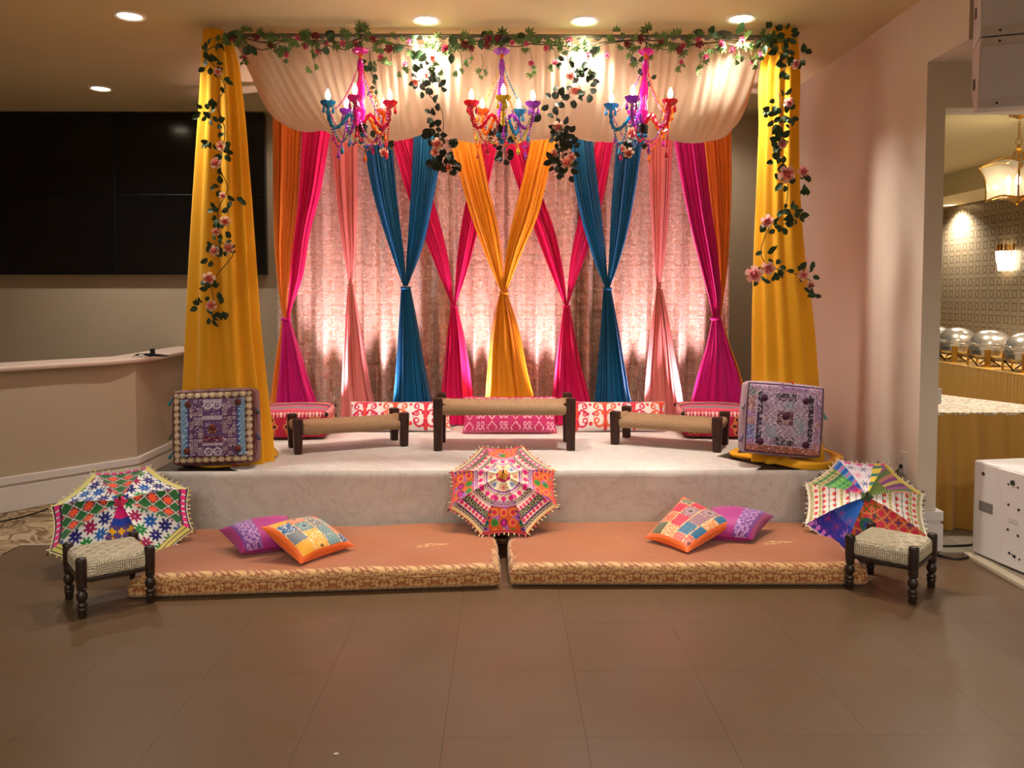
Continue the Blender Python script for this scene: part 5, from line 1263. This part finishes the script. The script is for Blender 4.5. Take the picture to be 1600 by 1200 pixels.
def gore_C(k, r, w):
    x, y = w * r * 0.40, r; n = len(r); al = np.ones(n, bool)
    if k in (2, 6):
        c = rep((238, 228, 222), n)
        for yc, colr in ((0.30, RED), (0.52, RED), (0.70, RED), (0.84, RED)): bandcirc(c, al, x, y, yc, 0.115, 0.034, (226, 70, 56))
        for yc in (0.40, 0.77, 0.91): chainb(c, al, x, y, yc, 0.026, (232, 220, 150), (70, 70, 60))
        m = (np.abs(y - 0.61) < 0.045) & aster(x, y, np.round(x / 0.12) * 0.12, 0.61, 0.045, 6, 0.2); c[m] = (70, 100, 40)
        c[np.abs(np.mod(y * 9, 1) - 0.5) < 0.05] = (90, 70, 80)
        c[r > 0.955] = (240, 232, 208); return c
    if k == 7:
        c = rep((36, 36, 140), n); c[r < 0.55] = (24, 84, 170)
        flowers(x, y, c, [(170, 30, 60), (200, 120, 190), (170, 40, 80)], 0.20, 0.095, r > 0.40, 8, 0.10, 2)
        c[(r > 0.88) & (np.sin(x * 50) > 0)] = (190, 110, 200); return c
    if k in (0, 1):
        c = rep((214, 92, 48), n); g = 0.135; i = np.floor(x / g + 0.5); j = np.floor(y / g); fx = x / g + 0.5 - i - 0.5; fy = y / g - j - 0.5
        t_ = np.mod(i + j, 2)
        d = np.hypot(fx, fy); th = np.arctan2(fy, fx)
        m = (t_ == 0) & (d < 0.34 + 0.1 * np.cos(4 * th)); c[m] = (226, 40, 90)
        m = (t_ == 1) & (np.abs(np.abs(fx) - np.abs(fy)) < 0.10) & (d < 0.42); c[m] = (44, 50, 130)
        m = (t_ == 1) & (hsh(i, j) > 0.6) & (np.abs(np.abs(fx) - np.abs(fy)) < 0.10); c[m] = (70, 100, 30)
        c[(np.abs(fx) > 0.46) | (np.abs(fy) > 0.46)] = (244, 160, 120)
        if k == 0:
            m = disc(x, y, 0.0, 0.46, 0.12); c[m] = (60, 110, 60); m = aster(x, y, 0.0, 0.46, 0.10, 8, 0.34); c[m] = (28, 70, 160)
        return c
    if k == 5:
        c = rep((104, 176, 74), n); b = np.floor(y * 11 + 1)
        pal = np.array([(226, 60, 120), (176, 40, 130), (240, 130, 110), (196, 40, 110), (150, 40, 130), (104, 176, 74), (86, 170, 80), (120, 190, 90), (70, 130, 70), (190, 170, 110), (110, 150, 70), (200, 180, 130)], float)
        c = pal[np.clip(b.astype(int), 0, 11)]
        m = aster(x, y, np.round(x / 0.10) * 0.10, (np.floor(y * 11) + 0.5) / 11, 0.04, 8, 0.35); c[m] = c[m] * 0.35 + np.array([20, 20, 60.])
        e = w < -0.55; c[e] = (70, 150, 200); m = e & (np.sin(y * 30) > 0.3); c[m] = (30, 80, 170); m = e & (np.sin(y * 30) < -0.6); c[m] = (190, 110, 160); return c
    if k == 4:
        c = rep((236, 226, 236), n)
        flowers(x, y, c, [BLUE, (222, 60, 140), BLUE, (230, 90, 160)], 0.22, 0.105, r > 0.12, 8, 0.2, 5)
        m = w < -0.5; c[m] = (232, 206, 70); m = m & (np.sin(y * 24) > 0.4); c[m] = (40, 120, 120)
        c[(r > 0.9) & (np.sin(x * 30) > 0)] = (226, 60, 150); return c
    c = rep((96, 60, 96), n); b = np.floor(w * 4 + y * 2)
    c = np.array([(110, 60, 110), (196, 170, 90), (130, 60, 130), (190, 120, 110), (90, 120, 60), (150, 80, 140)], float)[np.mod(b, 6).astype(int)]
    m = (r < 0.45); c[m] = (66, 74, 44); m = m & (np.abs(np.mod(y * 16 + np.abs(x) * 14, 1) - 0.5) < 0.16); c[m] = (150, 180, 60)
    m = (r > 0.9); c[m] = (212, 190, 70); return c
def parasol(label, ctr, R_, hgt, elev, azim, roll, gore, fringe_c, tip_c, trim_c, fringe_c2):
    e = math.radians(elev); ax = Vector((0, -math.cos(e), math.sin(e))); yv = Vector((0, math.sin(e), math.cos(e))); xv = Vector((1, 0, 0))
    M = (Matrix.Rotation(math.radians(azim), 3, 'Z') @ Matrix((xv, yv, ax)).transposed()) @ Matrix.Rotation(math.radians(roll), 3, 'Z')
    t = thing('parasol', label, 'parasol', ctr, M.to_euler(), 'embroidered parasols set open on the floor')
    def surf(r, w, ang, lift=0.0):
        ph = w * PI / 8
        rho = R_ * r * np.cos(PI / 8) / np.cos(ph) * (1 - 0.055 * (1 - w * w) * r ** 4)
        z = hgt * (1 - r ** 1.7) - 0.055 * R_ * (1 - w * w) * np.sin(PI * np.clip(r, 0, 1)) + lift
        return np.stack([rho * np.cos(ang + ph), rho * np.sin(ang + ph), z], -1)
    nr, nw = 74, 56
    rr, ww = uvgrid(nr, nw); rr = 0.02 + 0.98 * rr; ww = 2 * ww - 1
    fr = MB()
    for k in range(8):
        ang = -PI / 2 + k * PI / 4
        V = surf(rr, ww, ang); V2 = surf(rr, ww, ang, -0.003)
        c = np.asarray(gore(k, rr, ww), float)
        Q = np.concatenate([grid_faces(nr, nw), grid_faces(nr, nw, nr * nw, True)])
        np_mesh('panel', np.concatenate([V, V2]), Q, m_emb, t, dye=np.concatenate([c, c * 0.6 + 60]))
        pr = MB(); rb = [Vector(p) for p in surf(np.linspace(0.03, 1.0, 9), np.full(9, 1.0), ang, -0.008)]
        pr.tube(rb, 0.0025, 5); pr.build('rib', m_black, t)
        MB().tube([rb[-1], rb[-1] + (rb[-1] - rb[-2]).normalized() * 0.02], 0.004, 6).build('rib_tip', m_black, t)
        for q in np.linspace(-0.92, 0.92, 9):
            p = Vector(surf(np.array([1.0]), np.array([q]), ang)[0]); d = Vector((p.x, p.y, -0.02)).normalized()
            p2 = p + d * 0.018 + Vector((random.uniform(-.004, .004), random.uniform(-.004, .004), random.uniform(-.006, .006)))
            fr.tube([p, p2], [0.0022, 0.0045], 5, mi=int(random.random() < 0.35))
        edge = [Vector(p) for p in surf(np.full(13, 1.003), np.linspace(-1, 1, 13), ang, -0.001)]
        MB().tube(edge, 0.0036, 5).build('edge_braid', trim_c, t)
    f = fr.build('tassel_fringe', [fringe_c, fringe_c2], t); f['kind'] = 'stuff'
    mb = MB(); mb.lathe([(0.004, hgt + 0.03), (0.010, hgt + 0.018), (0.034, hgt + 0.002), (0.026, hgt - 0.008)][::-1], 10, None, wob=lambda a: 1 + 0.2 * math.cos(5 * a)); mb.build('top_ruffle', tip_c, t)
    MB().tube([(0, 0, hgt + 0.052), (0, 0, hgt + 0.02), (0, 0, -0.10)], [0.004, 0.006, 0.006], 8).build('shaft', m_wood, t)
    MB().lathe([(0.004, -0.16), (0.011, -0.155), (0.012, -0.11), (0.007, -0.10)], 10).build('handle', m_black, t)
    return t
m_frc = mat('fringe_cream', (226, 212, 160), 0.9); m_frp = mat('fringe_pink', (214, 110, 100), 0.9); m_frd = mat('fringe_dark', (70, 62, 44), 0.9); m_fry = mat('fringe_yellow', (222, 206, 120), 0.9); m_frw = mat('fringe_white', (232, 218, 196), 0.9)
def rim_center(px, Yb, zb, apo, elev):
    e = math.radians(elev); x = (px - 787.0) * (Yb + apo * math.sin(e)) / FPX
    return Vector((x, Yb + apo * math.sin(e), zb + apo * math.cos(e)))
parasol('embroidered parasol with white flowered and green diamond panels behind the left stool', rim_center(187, 4.27, 0.022, 0.352, 50), 0.381, 0.155, 50, 20, 4, gore_A, m_fry, mat('ruffle_pink', (200, 40, 90), 0.8), mat('braid_cream', (230, 214, 180), 0.8), m_frw)
parasol('embroidered parasol with pink and black banded panels standing between the two mattresses', rim_center(786, 4.605, MZ + 0.016, 0.312, 48), 0.338, 0.14, 48, 0, 1, gore_B, m_frc, mat('ruffle_gold', (216, 150, 60), 0.8), mat('braid_red', (190, 60, 70), 0.8), m_frp)
parasol('embroidered parasol with red dotted and blue panels behind the right stool', rim_center(1359, 4.45, 0.022, 0.318, 42), 0.344, 0.145, 42, -18, -1, gore_C, m_frw, mat('ruffle_green', (70, 90, 50), 0.8), mat('braid_ivory', (232, 222, 196), 0.8), m_frd)

# ================================================================== LOW STOOLS
m_dwood = mat('turned_dark_wood', (40, 26, 18), 0.35, spec=0.5)
m_cord = mat('seat_cord', (226, 208, 172), 0.95, spec=0.1)
h = NT(m_cord); v, s_ = h.coords()
wx = h.math('SINE', h.math('MULTIPLY', s_[0], 620)); wy = h.math('SINE', h.math('MULTIPLY', s_[1], 620)); wz = h.math('SINE', h.math('ADD', h.math('MULTIPLY', s_[2], 500), h.math('MULTIPLY', h.noise(v, 30, 2), 8)))
n = h.noise(v, 130, 3.0, 0.7)
h.color(h.mix(h.ramp(n, [(0.42, (0, 0, 0, 1)), (0.62, (1, 1, 1, 1))]), rgb(212, 192, 156), rgb(246, 238, 214)))
h.bump(h.math('ADD', h.math('ADD', h.math('MULTIPLY', wx, wy), h.math('MULTIPLY', wz, 0.4)), n), 0.9, 0.006)
leg_prof = [(0.0165, 0), (0.019, 0.004), (0.0185, 0.028), (0.022, 0.036), (0.022, 0.044), (0.018, 0.048), (0.023, 0.054), (0.023, 0.062), (0.014, 0.072), (0.022, 0.086), (0.0255, 0.100), (0.022, 0.114), (0.014, 0.126), (0.022, 0.132), (0.023, 0.139), (0.018, 0.143), (0.023, 0.148), (0.023, 0.154), (0.021, 0.160), (0.024, 0.17), (0.0245, 0.27), (0.022, 0.277), (0.012, 0.281)]
leg_me = mesh_of(MB().lathe(leg_prof, 20), 'leg', m_dwood, 50)
def stool(label, cx, cy, rz, S):
    t = thing('low_stool', label, 'stool', (cx, cy, 0.001), (0, 0, rz), 'low cord stools at the ends of the mattresses')
    for sx in (-1, 1):
        for sy in (-1, 1): share('leg', leg_me, t, (sx * S / 2, sy * S / 2, 0))
    V, Q, fid, u, v = rounded_box(S + 0.012, S + 0.012, 0.088, 0.024, 60, 0.004)
    rp = 0.0018 * np.sin(V[:, 0] * 520) * np.sin(V[:, 1] * 520)
    V[:, 2] += 0.216 + rp
    np_mesh('woven_seat', V, Q, m_cord, t)
    for s in (-1, 1):
        MB().box((0, s * S / 2, 0.170), (S - 0.03, 0.02, 0.018)).build('rail', m_dwood, t, smooth=0, bevel=0.003)
        MB().box((s * S / 2, 0, 0.170), (0.02, S - 0.03, 0.018)).build('rail', m_dwood, t, smooth=0, bevel=0.003)
    return t
stool('low cord seat stool with turned dark legs before the green and white parasol', -1.93, 3.965, math.radians(38), 0.30)
stool('low cord seat stool with turned dark legs before the red dotted parasol', 1.975, 4.10, math.radians(-43), 0.302)

# ================================================================== LOUDSPEAKERS, OUTLET, CABLES
m_spk = mat('cabinet_white', (222, 214, 212), 0.55)
m_recess = mat('recess_grey', (120, 112, 108), 0.7)
m_screw = mat('screw_dark', (60, 54, 52), 0.4, 0.5)
t = thing('subwoofer', 'large white subwoofer cabinet on the floor by the opening', 'loudspeaker', (2.69, 4.62, 0.019), (0, 0, math.radians(-80)))
# local x runs along the front (from the far end toward the hall), local -y is the front
BW, BD, BH = 1.05, 0.60, 0.535
MB().box((BW / 2, BD / 2, BH / 2), (BW, BD, BH)).build('cabinet', m_spk, t, smooth=0, bevel=0.012)
lp_ = [(0.19, 0), (0.24, 0.10), (0.25, 0.32), (0.20, 0.46), (0.19, BH)]
pan = MB(); ctr_pts = lp_ + [(BW - x, z) for x, z in lp_[::-1]]
nP = len(ctr_pts); pan.add([(x, -0.012, z * 0.97 + 0.008) for x, z in ctr_pts] + [(x, 0.01, z * 0.97 + 0.008) for x, z in ctr_pts], [tuple(range(nP))] + [(i, nP + i, nP + (i + 1) % nP, (i + 1) % nP) for i in range(nP)])
pan.build('raised_baffle', m_spk, t, smooth=0, bevel=0.004)
for x in (0.10, 0.44, BW - 0.44, BW - 0.10):
    hr = MB(); hr.box((x, -0.0125 if 0.2 < x < BW - 0.2 else -0.001, 0.285), (0.10, 0.004, 0.055)); hr.build('handle_recess', m_recess, t, smooth=0, bevel=0.0015)
scr = mesh_of(MB().lathe([(0.001, 0.003), (0.006, 0.003), (0.007, 0)], 8, Matrix.Rotation(PI / 2, 4, 'X')), 'screw', m_screw)
for (x, z, s, f_) in [(0.075, 0.47, 1.6, 0), (0.30, 0.47, 2.2, 1), (0.27, 0.455, 0.9, 1), (0.335, 0.452, 0.9, 1), (0.275, 0.345, 1.1, 1), (0.345, 0.335, 1.1, 1), (0.275, 0.21, 1.1, 1), (0.345, 0.195, 1.1, 1), (0.29, 0.085, 1.1, 1), (0.325, 0.077, 1.4, 1), (0.36, 0.072, 0.9, 1), (0.31, 0.082, 0.7, 1)]:
    share('screw', scr, t, (x, -0.012 if f_ else 0.0, z), scale=s)
lg = MB()
for i, (x0, w_) in enumerate(((0.285, 0.012), (0.303, 0.012), (0.321, 0.012), (0.339, 0.012))):
    lg.box((x0, -0.0126, 0.272), (0.013, 0.002, 0.003)); lg.box((x0 - 0.006, -0.0126, 0.262), (0.003, 0.002, 0.022)); lg.box((x0, -0.0126, 0.254), (0.012, 0.002, 0.003))
lg.build('faint_emblem', mat('emblem_grey', (196, 188, 186), 0.6), t, smooth=0)

m_spk2 = mat('grille_lilac_cast', (206, 200, 214), 0.6)  # lilac cast of coloured light is put into this base colour
h = NT(m_spk2); v, s_ = h.coords(); wv_ = h.math('MULTIPLY', h.math('SINE', h.math('MULTIPLY', s_[0], 700)), h.math('SINE', h.math('MULTIPLY', s_[2], 700))); h.bump(wv_, 0.3, 0.002)
m_cab2 = mat('cabinet_pale', (196, 188, 190), 0.5)
def wall_speaker(label, ztop, zbot, tilt, back_cut):
    a = PY(1531, 57, 3.99)
    t = thing('wall_loudspeaker', label, 'loudspeaker', (a.x, 3.99, zbot), (0, 0, math.radians(-20)), 'pale loudspeakers stacked on the bulkhead')
    hh = ztop - zbot; W = 0.62; D = 0.24
    mb = MB(); yb = tilt  # front bottom moved back
    vs = [(0, yb, 0), (W, yb, 0), (W, 0, hh), (0, 0, hh), (0.01, D - back_cut, 0), (W - 0.01, D - back_cut, 0), (W - 0.01, D, hh), (0.01, D, hh), (0.01, D, hh * 0.38), (W - 0.01, D, hh * 0.38)]
    mb.add(vs, [(0, 1, 2, 3), (3, 2, 6, 7), (0, 4, 5, 1), (4, 8, 9, 5), (8, 7, 6, 9), (0, 3, 7, 8, 4), (1, 5, 9, 6, 2)])
    mb.build('cabinet', m_cab2, t, smooth=0, bevel=0.008)
    g = MB(); z0, z1 = 0.045, hh - 0.045
    y0 = yb * (1 - z0 / hh); y1 = yb * (1 - z1 / hh)
    g.add([(0.012, y0 - 0.006, z0), (W - 0.012, y0 - 0.006, z0), (W - 0.012, y1 - 0.006, z1), (0.012, y1 - 0.006, z1), (0.012, y0 + 0.01, z0), (W - 0.012, y0 + 0.01, z0), (W - 0.012, y1 + 0.01, z1), (0.012, y1 + 0.01, z1)], [(0, 1, 2, 3), (0, 4, 5, 1), (2, 6, 7, 3), (0, 3, 7, 4), (1, 5, 6, 2)])
    g.build('grille', m_spk2, t, smooth=0)
    for x in (0.085, 0.31, W - 0.085):
        share('screw', scr, t, (x, yb * 0.95 - 0.001, 0.022), scale=0.9); share('screw', scr, t, (x, 0.002, hh - 0.022), scale=0.9)
    hd = MB(); hd.box((0.004, D * 0.55, hh * 0.42), (0.012, 0.03, 0.05)); hd.build('side_handle', m_recess, t, smooth=0)
    MB().box((W / 2, D + 0.012, hh * 0.75), (0.2, 0.03, 0.1)).build('bracket', m_black, t, smooth=0)
    return t
zs_ = PY(1531, 58, 3.99).z; zb_ = PY(1524, 171, 4.03).z
wall_speaker('pale grey loudspeaker at the top right, upper one of the stacked pair', zs_ + 0.36, zs_ + 0.003, 0.0, 0.0)
wall_speaker('pale grey loudspeaker at the top right, lower one tilted down', zs_ - 0.003, zb_, 0.03, 0.10)

op = PX(1411, 722, 2.4)
t = thing('wall_outlet', 'white power outlet on the right wall above the parasol', 'outlet', (2.4, op.y, op.z))
MB().box((-0.004, 0, 0), (0.008, 0.085, 0.135)).build('plate', m_trim, t, smooth=0, bevel=0.003)
for dz in (-0.026, 0.026):
    MB().box((-0.009, 0, dz), (0.003, 0.034, 0.028)).build('socket', m_whitep, t, smooth=0, bevel=0.002)
MB().box((-0.014, -0.004, -0.024), (0.014, 0.024, 0.022)).build('plug', m_black, t, smooth=0, bevel=0.003)
tag(MB().tube(smooth_path([(2.385, op.y - 0.004, op.z - 0.02), (2.36, op.y - 0.02, op.z - 0.05), (2.372, op.y + 0.01, op.z - 0.15), (2.375, op.y + 0.02, 0.10), (2.36, op.y, 0.006), (2.30, op.y - 0.05, 0.006)]), 0.004, 6).build('cable', m_black), 'black cable hanging from the wall outlet', 'cable')
tag(MB().tube(smooth_path(floor_pts([(1460, 866), (1480, 871), (1500, 873), (1518, 868), (1526, 858)], 0.008) ), 0.006, 6).build('cable', m_black), 'black cable loop on the floor beside the white subwoofer', 'cable')
tag(MB().tube(smooth_path(floor_pts([(1462, 853), (1485, 853), (1512, 852), (1520, 850)], 0.02)), 0.006, 6).build('cable', m_black), 'black cable running along the threshold behind the subwoofer', 'cable')
sp_ = PZ(525, 1178, 0.001)
tag(MB().poly_prism([(-0.008, -0.003), (0.006, -0.004), (0.009, 0.002), (-0.002, 0.005)], 0.0, 0.002).build('paper_scrap', m_whitep, smooth=0, loc=sp_), 'tiny white paper scrap on the brown floor tiles', 'scrap')

# ================================================================== BUFFET ROOM
m_goldc = mat('gold_table_skirt', (190, 144, 62), 0.5, spec=0.4, sheen=0.3)
m_goldtop = mat('gold_cloth_top', (190, 146, 70), 0.5, spec=0.4)
def skirt(name, parent, poly, z0, z1, m, folds_per_m=14, amp=0.014, closed=True):
    pts = [Vector((x, y)) for x, y in poly]; P = []; N = []
    n = len(pts)
    for i in range(n if closed else n - 1):
        a, b = pts[i], pts[(i + 1) % n]; L = (b - a).length; k = max(8, int(L * folds_per_m * 8)); d = (b - a).normalized(); nn = Vector((d.y, -d.x))
        for j in range(k): P.append(tuple(a.lerp(b, j / k))); N.append(tuple(nn))
    if not closed: P.append(tuple(pts[-1])); N.append(N[-1])
    P = np.array(P); N = np.array(N); m_ = len(P)
    s = np.concatenate([[0], np.cumsum(np.linalg.norm(np.diff(P, axis=0), axis=1))])
    nz = 14; V = np.zeros((m_, nz, 3))
    for j in range(nz):
        q = j / (nz - 1); f = amp * (0.25 + 0.75 * q) * (np.sin(s * folds_per_m * 2 * PI + 0.8 * np.sin(s * 9)) + 0.4 * np.sin(s * folds_per_m * 3.3 + q)) + 0.015 * q
        V[:, j, :2] = P + N * f[:, None]; V[:, j, 2] = z1 + (z0 - z1) * q
    return np_mesh(name, V.reshape(-1, 3), grid_faces(m_, nz, flip=True, wrap=closed), m, parent)
t = thing('buffet_table', 'long buffet table with pleated gold skirt under the chafing dishes', 'table', (0, 0, 0.015))
MB().box((5.10, 8.75, 0.735), (0.66, 3.9, 0.02)).build('tabletop', m_goldtop, t, smooth=0, bevel=0.004)
skirt('skirt', t, [(4.77, 10.7), (4.77, 6.8), (5.43, 6.8), (5.43, 10.7)], 0.01, 0.742, m_goldc, 20, 0.018)
m_seq = mat('sequin_cloth', (222, 206, 176), 0.4, 0.2)
h = NT(m_seq); v, s_ = h.coords(); vo = h.n('ShaderNodeTexVoronoi'); h.link(v, vo.inputs['Vector']); vo.inputs['Scale'].default_value = 60
h.color(h.ramp(vo.outputs['Color'], [(0.2, (168, 148, 116)), (0.6, (226, 210, 182)), (0.85, (250, 244, 236))])); h.bump(vo.outputs['Distance'], 0.6, 0.01)
t = thing('sequin_table', 'table with sequined top and draped gold skirt just inside the opening', 'table', (0, 0, 0.0145))
poly = [(2.64, 5.08), (3.66, 5.08), (3.22, 6.02), (2.64, 6.02)]
MB().poly_prism(poly, 0.725, 0.745).build('tabletop', m_seq, t, smooth=0, bevel=0.004)
skirt('skirt', t, poly, 0.004, 0.735, m_goldc, 7, 0.04)
m_steel = mat('polished_steel', (226, 220, 208), 0.2, 0.85)
m_brass = mat('brass', (196, 150, 66), 0.22, 1.0)
def chafer(px, label, X=5.0):
    Y = FPX * X / (px - 787.0)
    t = thing('chafing_dish', label, 'chafing dish', (X, Y, 0.7605), (0, 0, 0.15), 'round chafing dishes on the buffet table')
    MB().lathe([(0.19, 0.165), (0.205, 0.17), (0.205, 0.20), (0.19, 0.205)], 32).build('rim', m_steel, t)
    MB().lathe([(0.02, 0.09), (0.16, 0.095), (0.185, 0.12), (0.19, 0.165)], 32).build('pan', m_steel, t)
    MB().lathe([(0.198, 0.207), (0.196, 0.235), (0.180, 0.285), (0.145, 0.33), (0.09, 0.36), (0.03, 0.372), (0.001, 0.373)], 36).build('roll_lid', m_steel, t, smooth=180)
    for k in range(4):
        a = PI / 4 + k * PI / 2; d = Vector((math.cos(a), math.sin(a), 0))
        MB().box(tuple(d * 0.197 + Vector((0, 0, 0.09))), (0.016, 0.055, 0.18), a).build('leg', m_brass, t, smooth=0, bevel=0.003)
        e = Vector((-d.y, d.x, 0)); 
        MB().tube([d * 0.19 + Vector((0, 0, 0.10)), (d + e) * 0.10 + Vector((0, 0, 0.012))], 0.007, 6).build('brace', m_black, t)
    MB().tube(smooth_path([(-0.20, -0.06, 0.215), (-0.235, -0.05, 0.24), (-0.235, 0.05, 0.24), (-0.20, 0.06, 0.215)]), 0.008, 8).build('handle', m_steel, t)
    MB().lathe([(0.03, 0.004), (0.04, 0.006), (0.04, 0.05), (0.03, 0.052)], 14).build('burner', m_steel, t)
for px, lb in ((1466, 'steel chafing dish half hidden behind the column'), (1501, 'steel roll-top chafing dish nearest to the column'), (1553, 'steel roll-top chafing dish in the middle of the buffet'), (1612, 'steel roll-top chafing dish cut by the right picture edge')): chafer(px, lb)
# hanging lantern
LX, LY = 3.76, 6.0
t = thing('lantern_pendant', 'brass lantern pendant with curved glass panes and lit candle bulbs', 'pendant lamp', (LX, LY, 2.17))
m_glass = mat('lantern_glass', (250, 236, 206), 0.05, trans=0.0, alpha=0.22, spec=0.6)
MB().lathe([(0.001, 0.638), (0.07, 0.636), (0.068, 0.625), (0.02, 0.612), (0.006, 0.60)][::-1], 24).build('ceiling_plate', m_brass, t)
mb = MB()
zz = 0.47; k = 0
while zz < 0.60:
    ring = [Vector((0.009 * math.cos(a), 0, 0.016 * math.sin(a))) for a in np.linspace(0, 2 * PI, 12)]
    if k % 2: ring = [Vector((0, p.x, p.z)) for p in ring]
    mb.tube([p + Vector((0, 0, zz)) for p in ring], 0.0025, 5, cap=False); zz += 0.026; k += 1
mb.tube([Vector((0.024 * math.cos(a), 0, 0.44 + 0.024 * math.sin(a))) for a in np.linspace(0, 2 * PI, 18)], 0.003, 6, cap=False)
mb.build('chain', m_brass, t)
MB().lathe([(0.01, 0.36), (0.014, 0.375), (0.03, 0.39), (0.012, 0.40), (0.010, 0.415), (0.004, 0.42)], 14).build('finial', m_brass, t)
for k in range(4):
    a = PI / 4 + k * PI / 2 + 0.25; d = Vector((math.cos(a), math.sin(a), 0)); e = Vector((-d.y, d.x, 0))
    a2 = a + PI / 2; d2 = Vector((math.cos(a2), math.sin(a2), 0))
    prof = [(0.20, 0.02), (0.20, 0.10), (0.212, 0.19), (0.25, 0.27)]
    MB().tube(smooth_path([d * r + Vector((0, 0, z)) for r, z in prof]), 0.006, 6).build('corner_bar', m_brass, t)
    MB().tube(smooth_path([d * 0.02 + Vector((0, 0, 0.37)), d * 0.06 + Vector((0, 0, 0.30)), d * 0.13 + Vector((0, 0, 0.29)), d * 0.25 + Vector((0, 0, 0.27))]), 0.006, 6).build('top_arm', m_brass, t)
    MB().tube(smooth_path([d * 0.20 + Vector((0, 0, 0.02)), (d + d2) * 0.10 + Vector((0, 0, 0.045)), d2 * 0.20 + Vector((0, 0, 0.02))]), 0.007, 6).build('bottom_edge', m_brass, t)
    MB().tube(smooth_path([d * 0.25 + Vector((0, 0, 0.27)), (d + d2) * 0.5 * 0.22 + Vector((0, 0, 0.315)), d2 * 0.25 + Vector((0, 0, 0.27))]), 0.006, 6).build('top_edge', m_brass, t)
    gl = MB(); vs = []
    for (r, z) in prof:
        for q in range(5): 
            p = (d * r).lerp(d2 * r, q / 4) + Vector((0, 0, z + (0.03 if z > 0.2 else 0.018) * math.sin(PI * q / 4))); vs.append(p)
    gl.add(vs, [(i * 5 + j, i * 5 + j + 1, (i + 1) * 5 + j + 1, (i + 1) * 5 + j) for i in range(3) for j in range(4)]); gl.build('pane', m_glass, t, smooth=180)
    M = Matrix.Translation(d * 0.06)
    MB().lathe([(0.012, 0.04), (0.012, 0.12), (0.008, 0.125)], 10, M).build('candle', m_trim, t)
    share('bulb', bulb_me, t, d * 0.06 + Vector((0, 0, 0.125)), scale=1.3)
MB().tube([(0, 0, 0.37), (0, 0, 0.03)], 0.008, 8).build('centre_rod', m_brass, t)
MB().lathe([(0.001, -0.03), (0.012, -0.015), (0.008, 0.0), (0.07, 0.03), (0.07, 0.042), (0.01, 0.045)], 14).build('candle_tray', m_brass, t)
# wall lamp
sy = FPX * 5.42 / (1566 - 787.0); wz_ = PX(1566, 405, 5.42).z
t = thing('wall_lamp', 'crystal rod wall lamp with brass crown on the papered wall', 'wall lamp', (5.42, sy, wz_))
m_crys = mat('lit_crystal', (255, 248, 236), 0.2, emit=(255, 240, 214), estr=7.0)
MB().box((0.07, 0, 0), (0.02, 0.12, 0.22)).build('back_plate', m_brass, t, smooth=0, bevel=0.004)
for k in range(9):
    a = PI / 2 + PI * (k + 0.5) / 9; x, y = 0.08 + 0.105 * math.cos(a), 0.125 * math.sin(a)
    MB().box((x, y, 0.125), (0.008, 0.026, 0.075), a).build('brass_rod', m_brass, t, smooth=0, bevel=0.002)
    MB().tube([(x, y, 0.09), (x * 0.9 + 0.008, y * 0.9, -0.03)], 0.012, 6).build('crystal_rod', m_crys, t)
    MB().tube([(x * 0.85 + 0.012, y * 0.8, -0.035), (x * 0.8 + 0.016, y * 0.72, -0.12)], 0.011, 6).build('crystal_rod', m_crys, t)
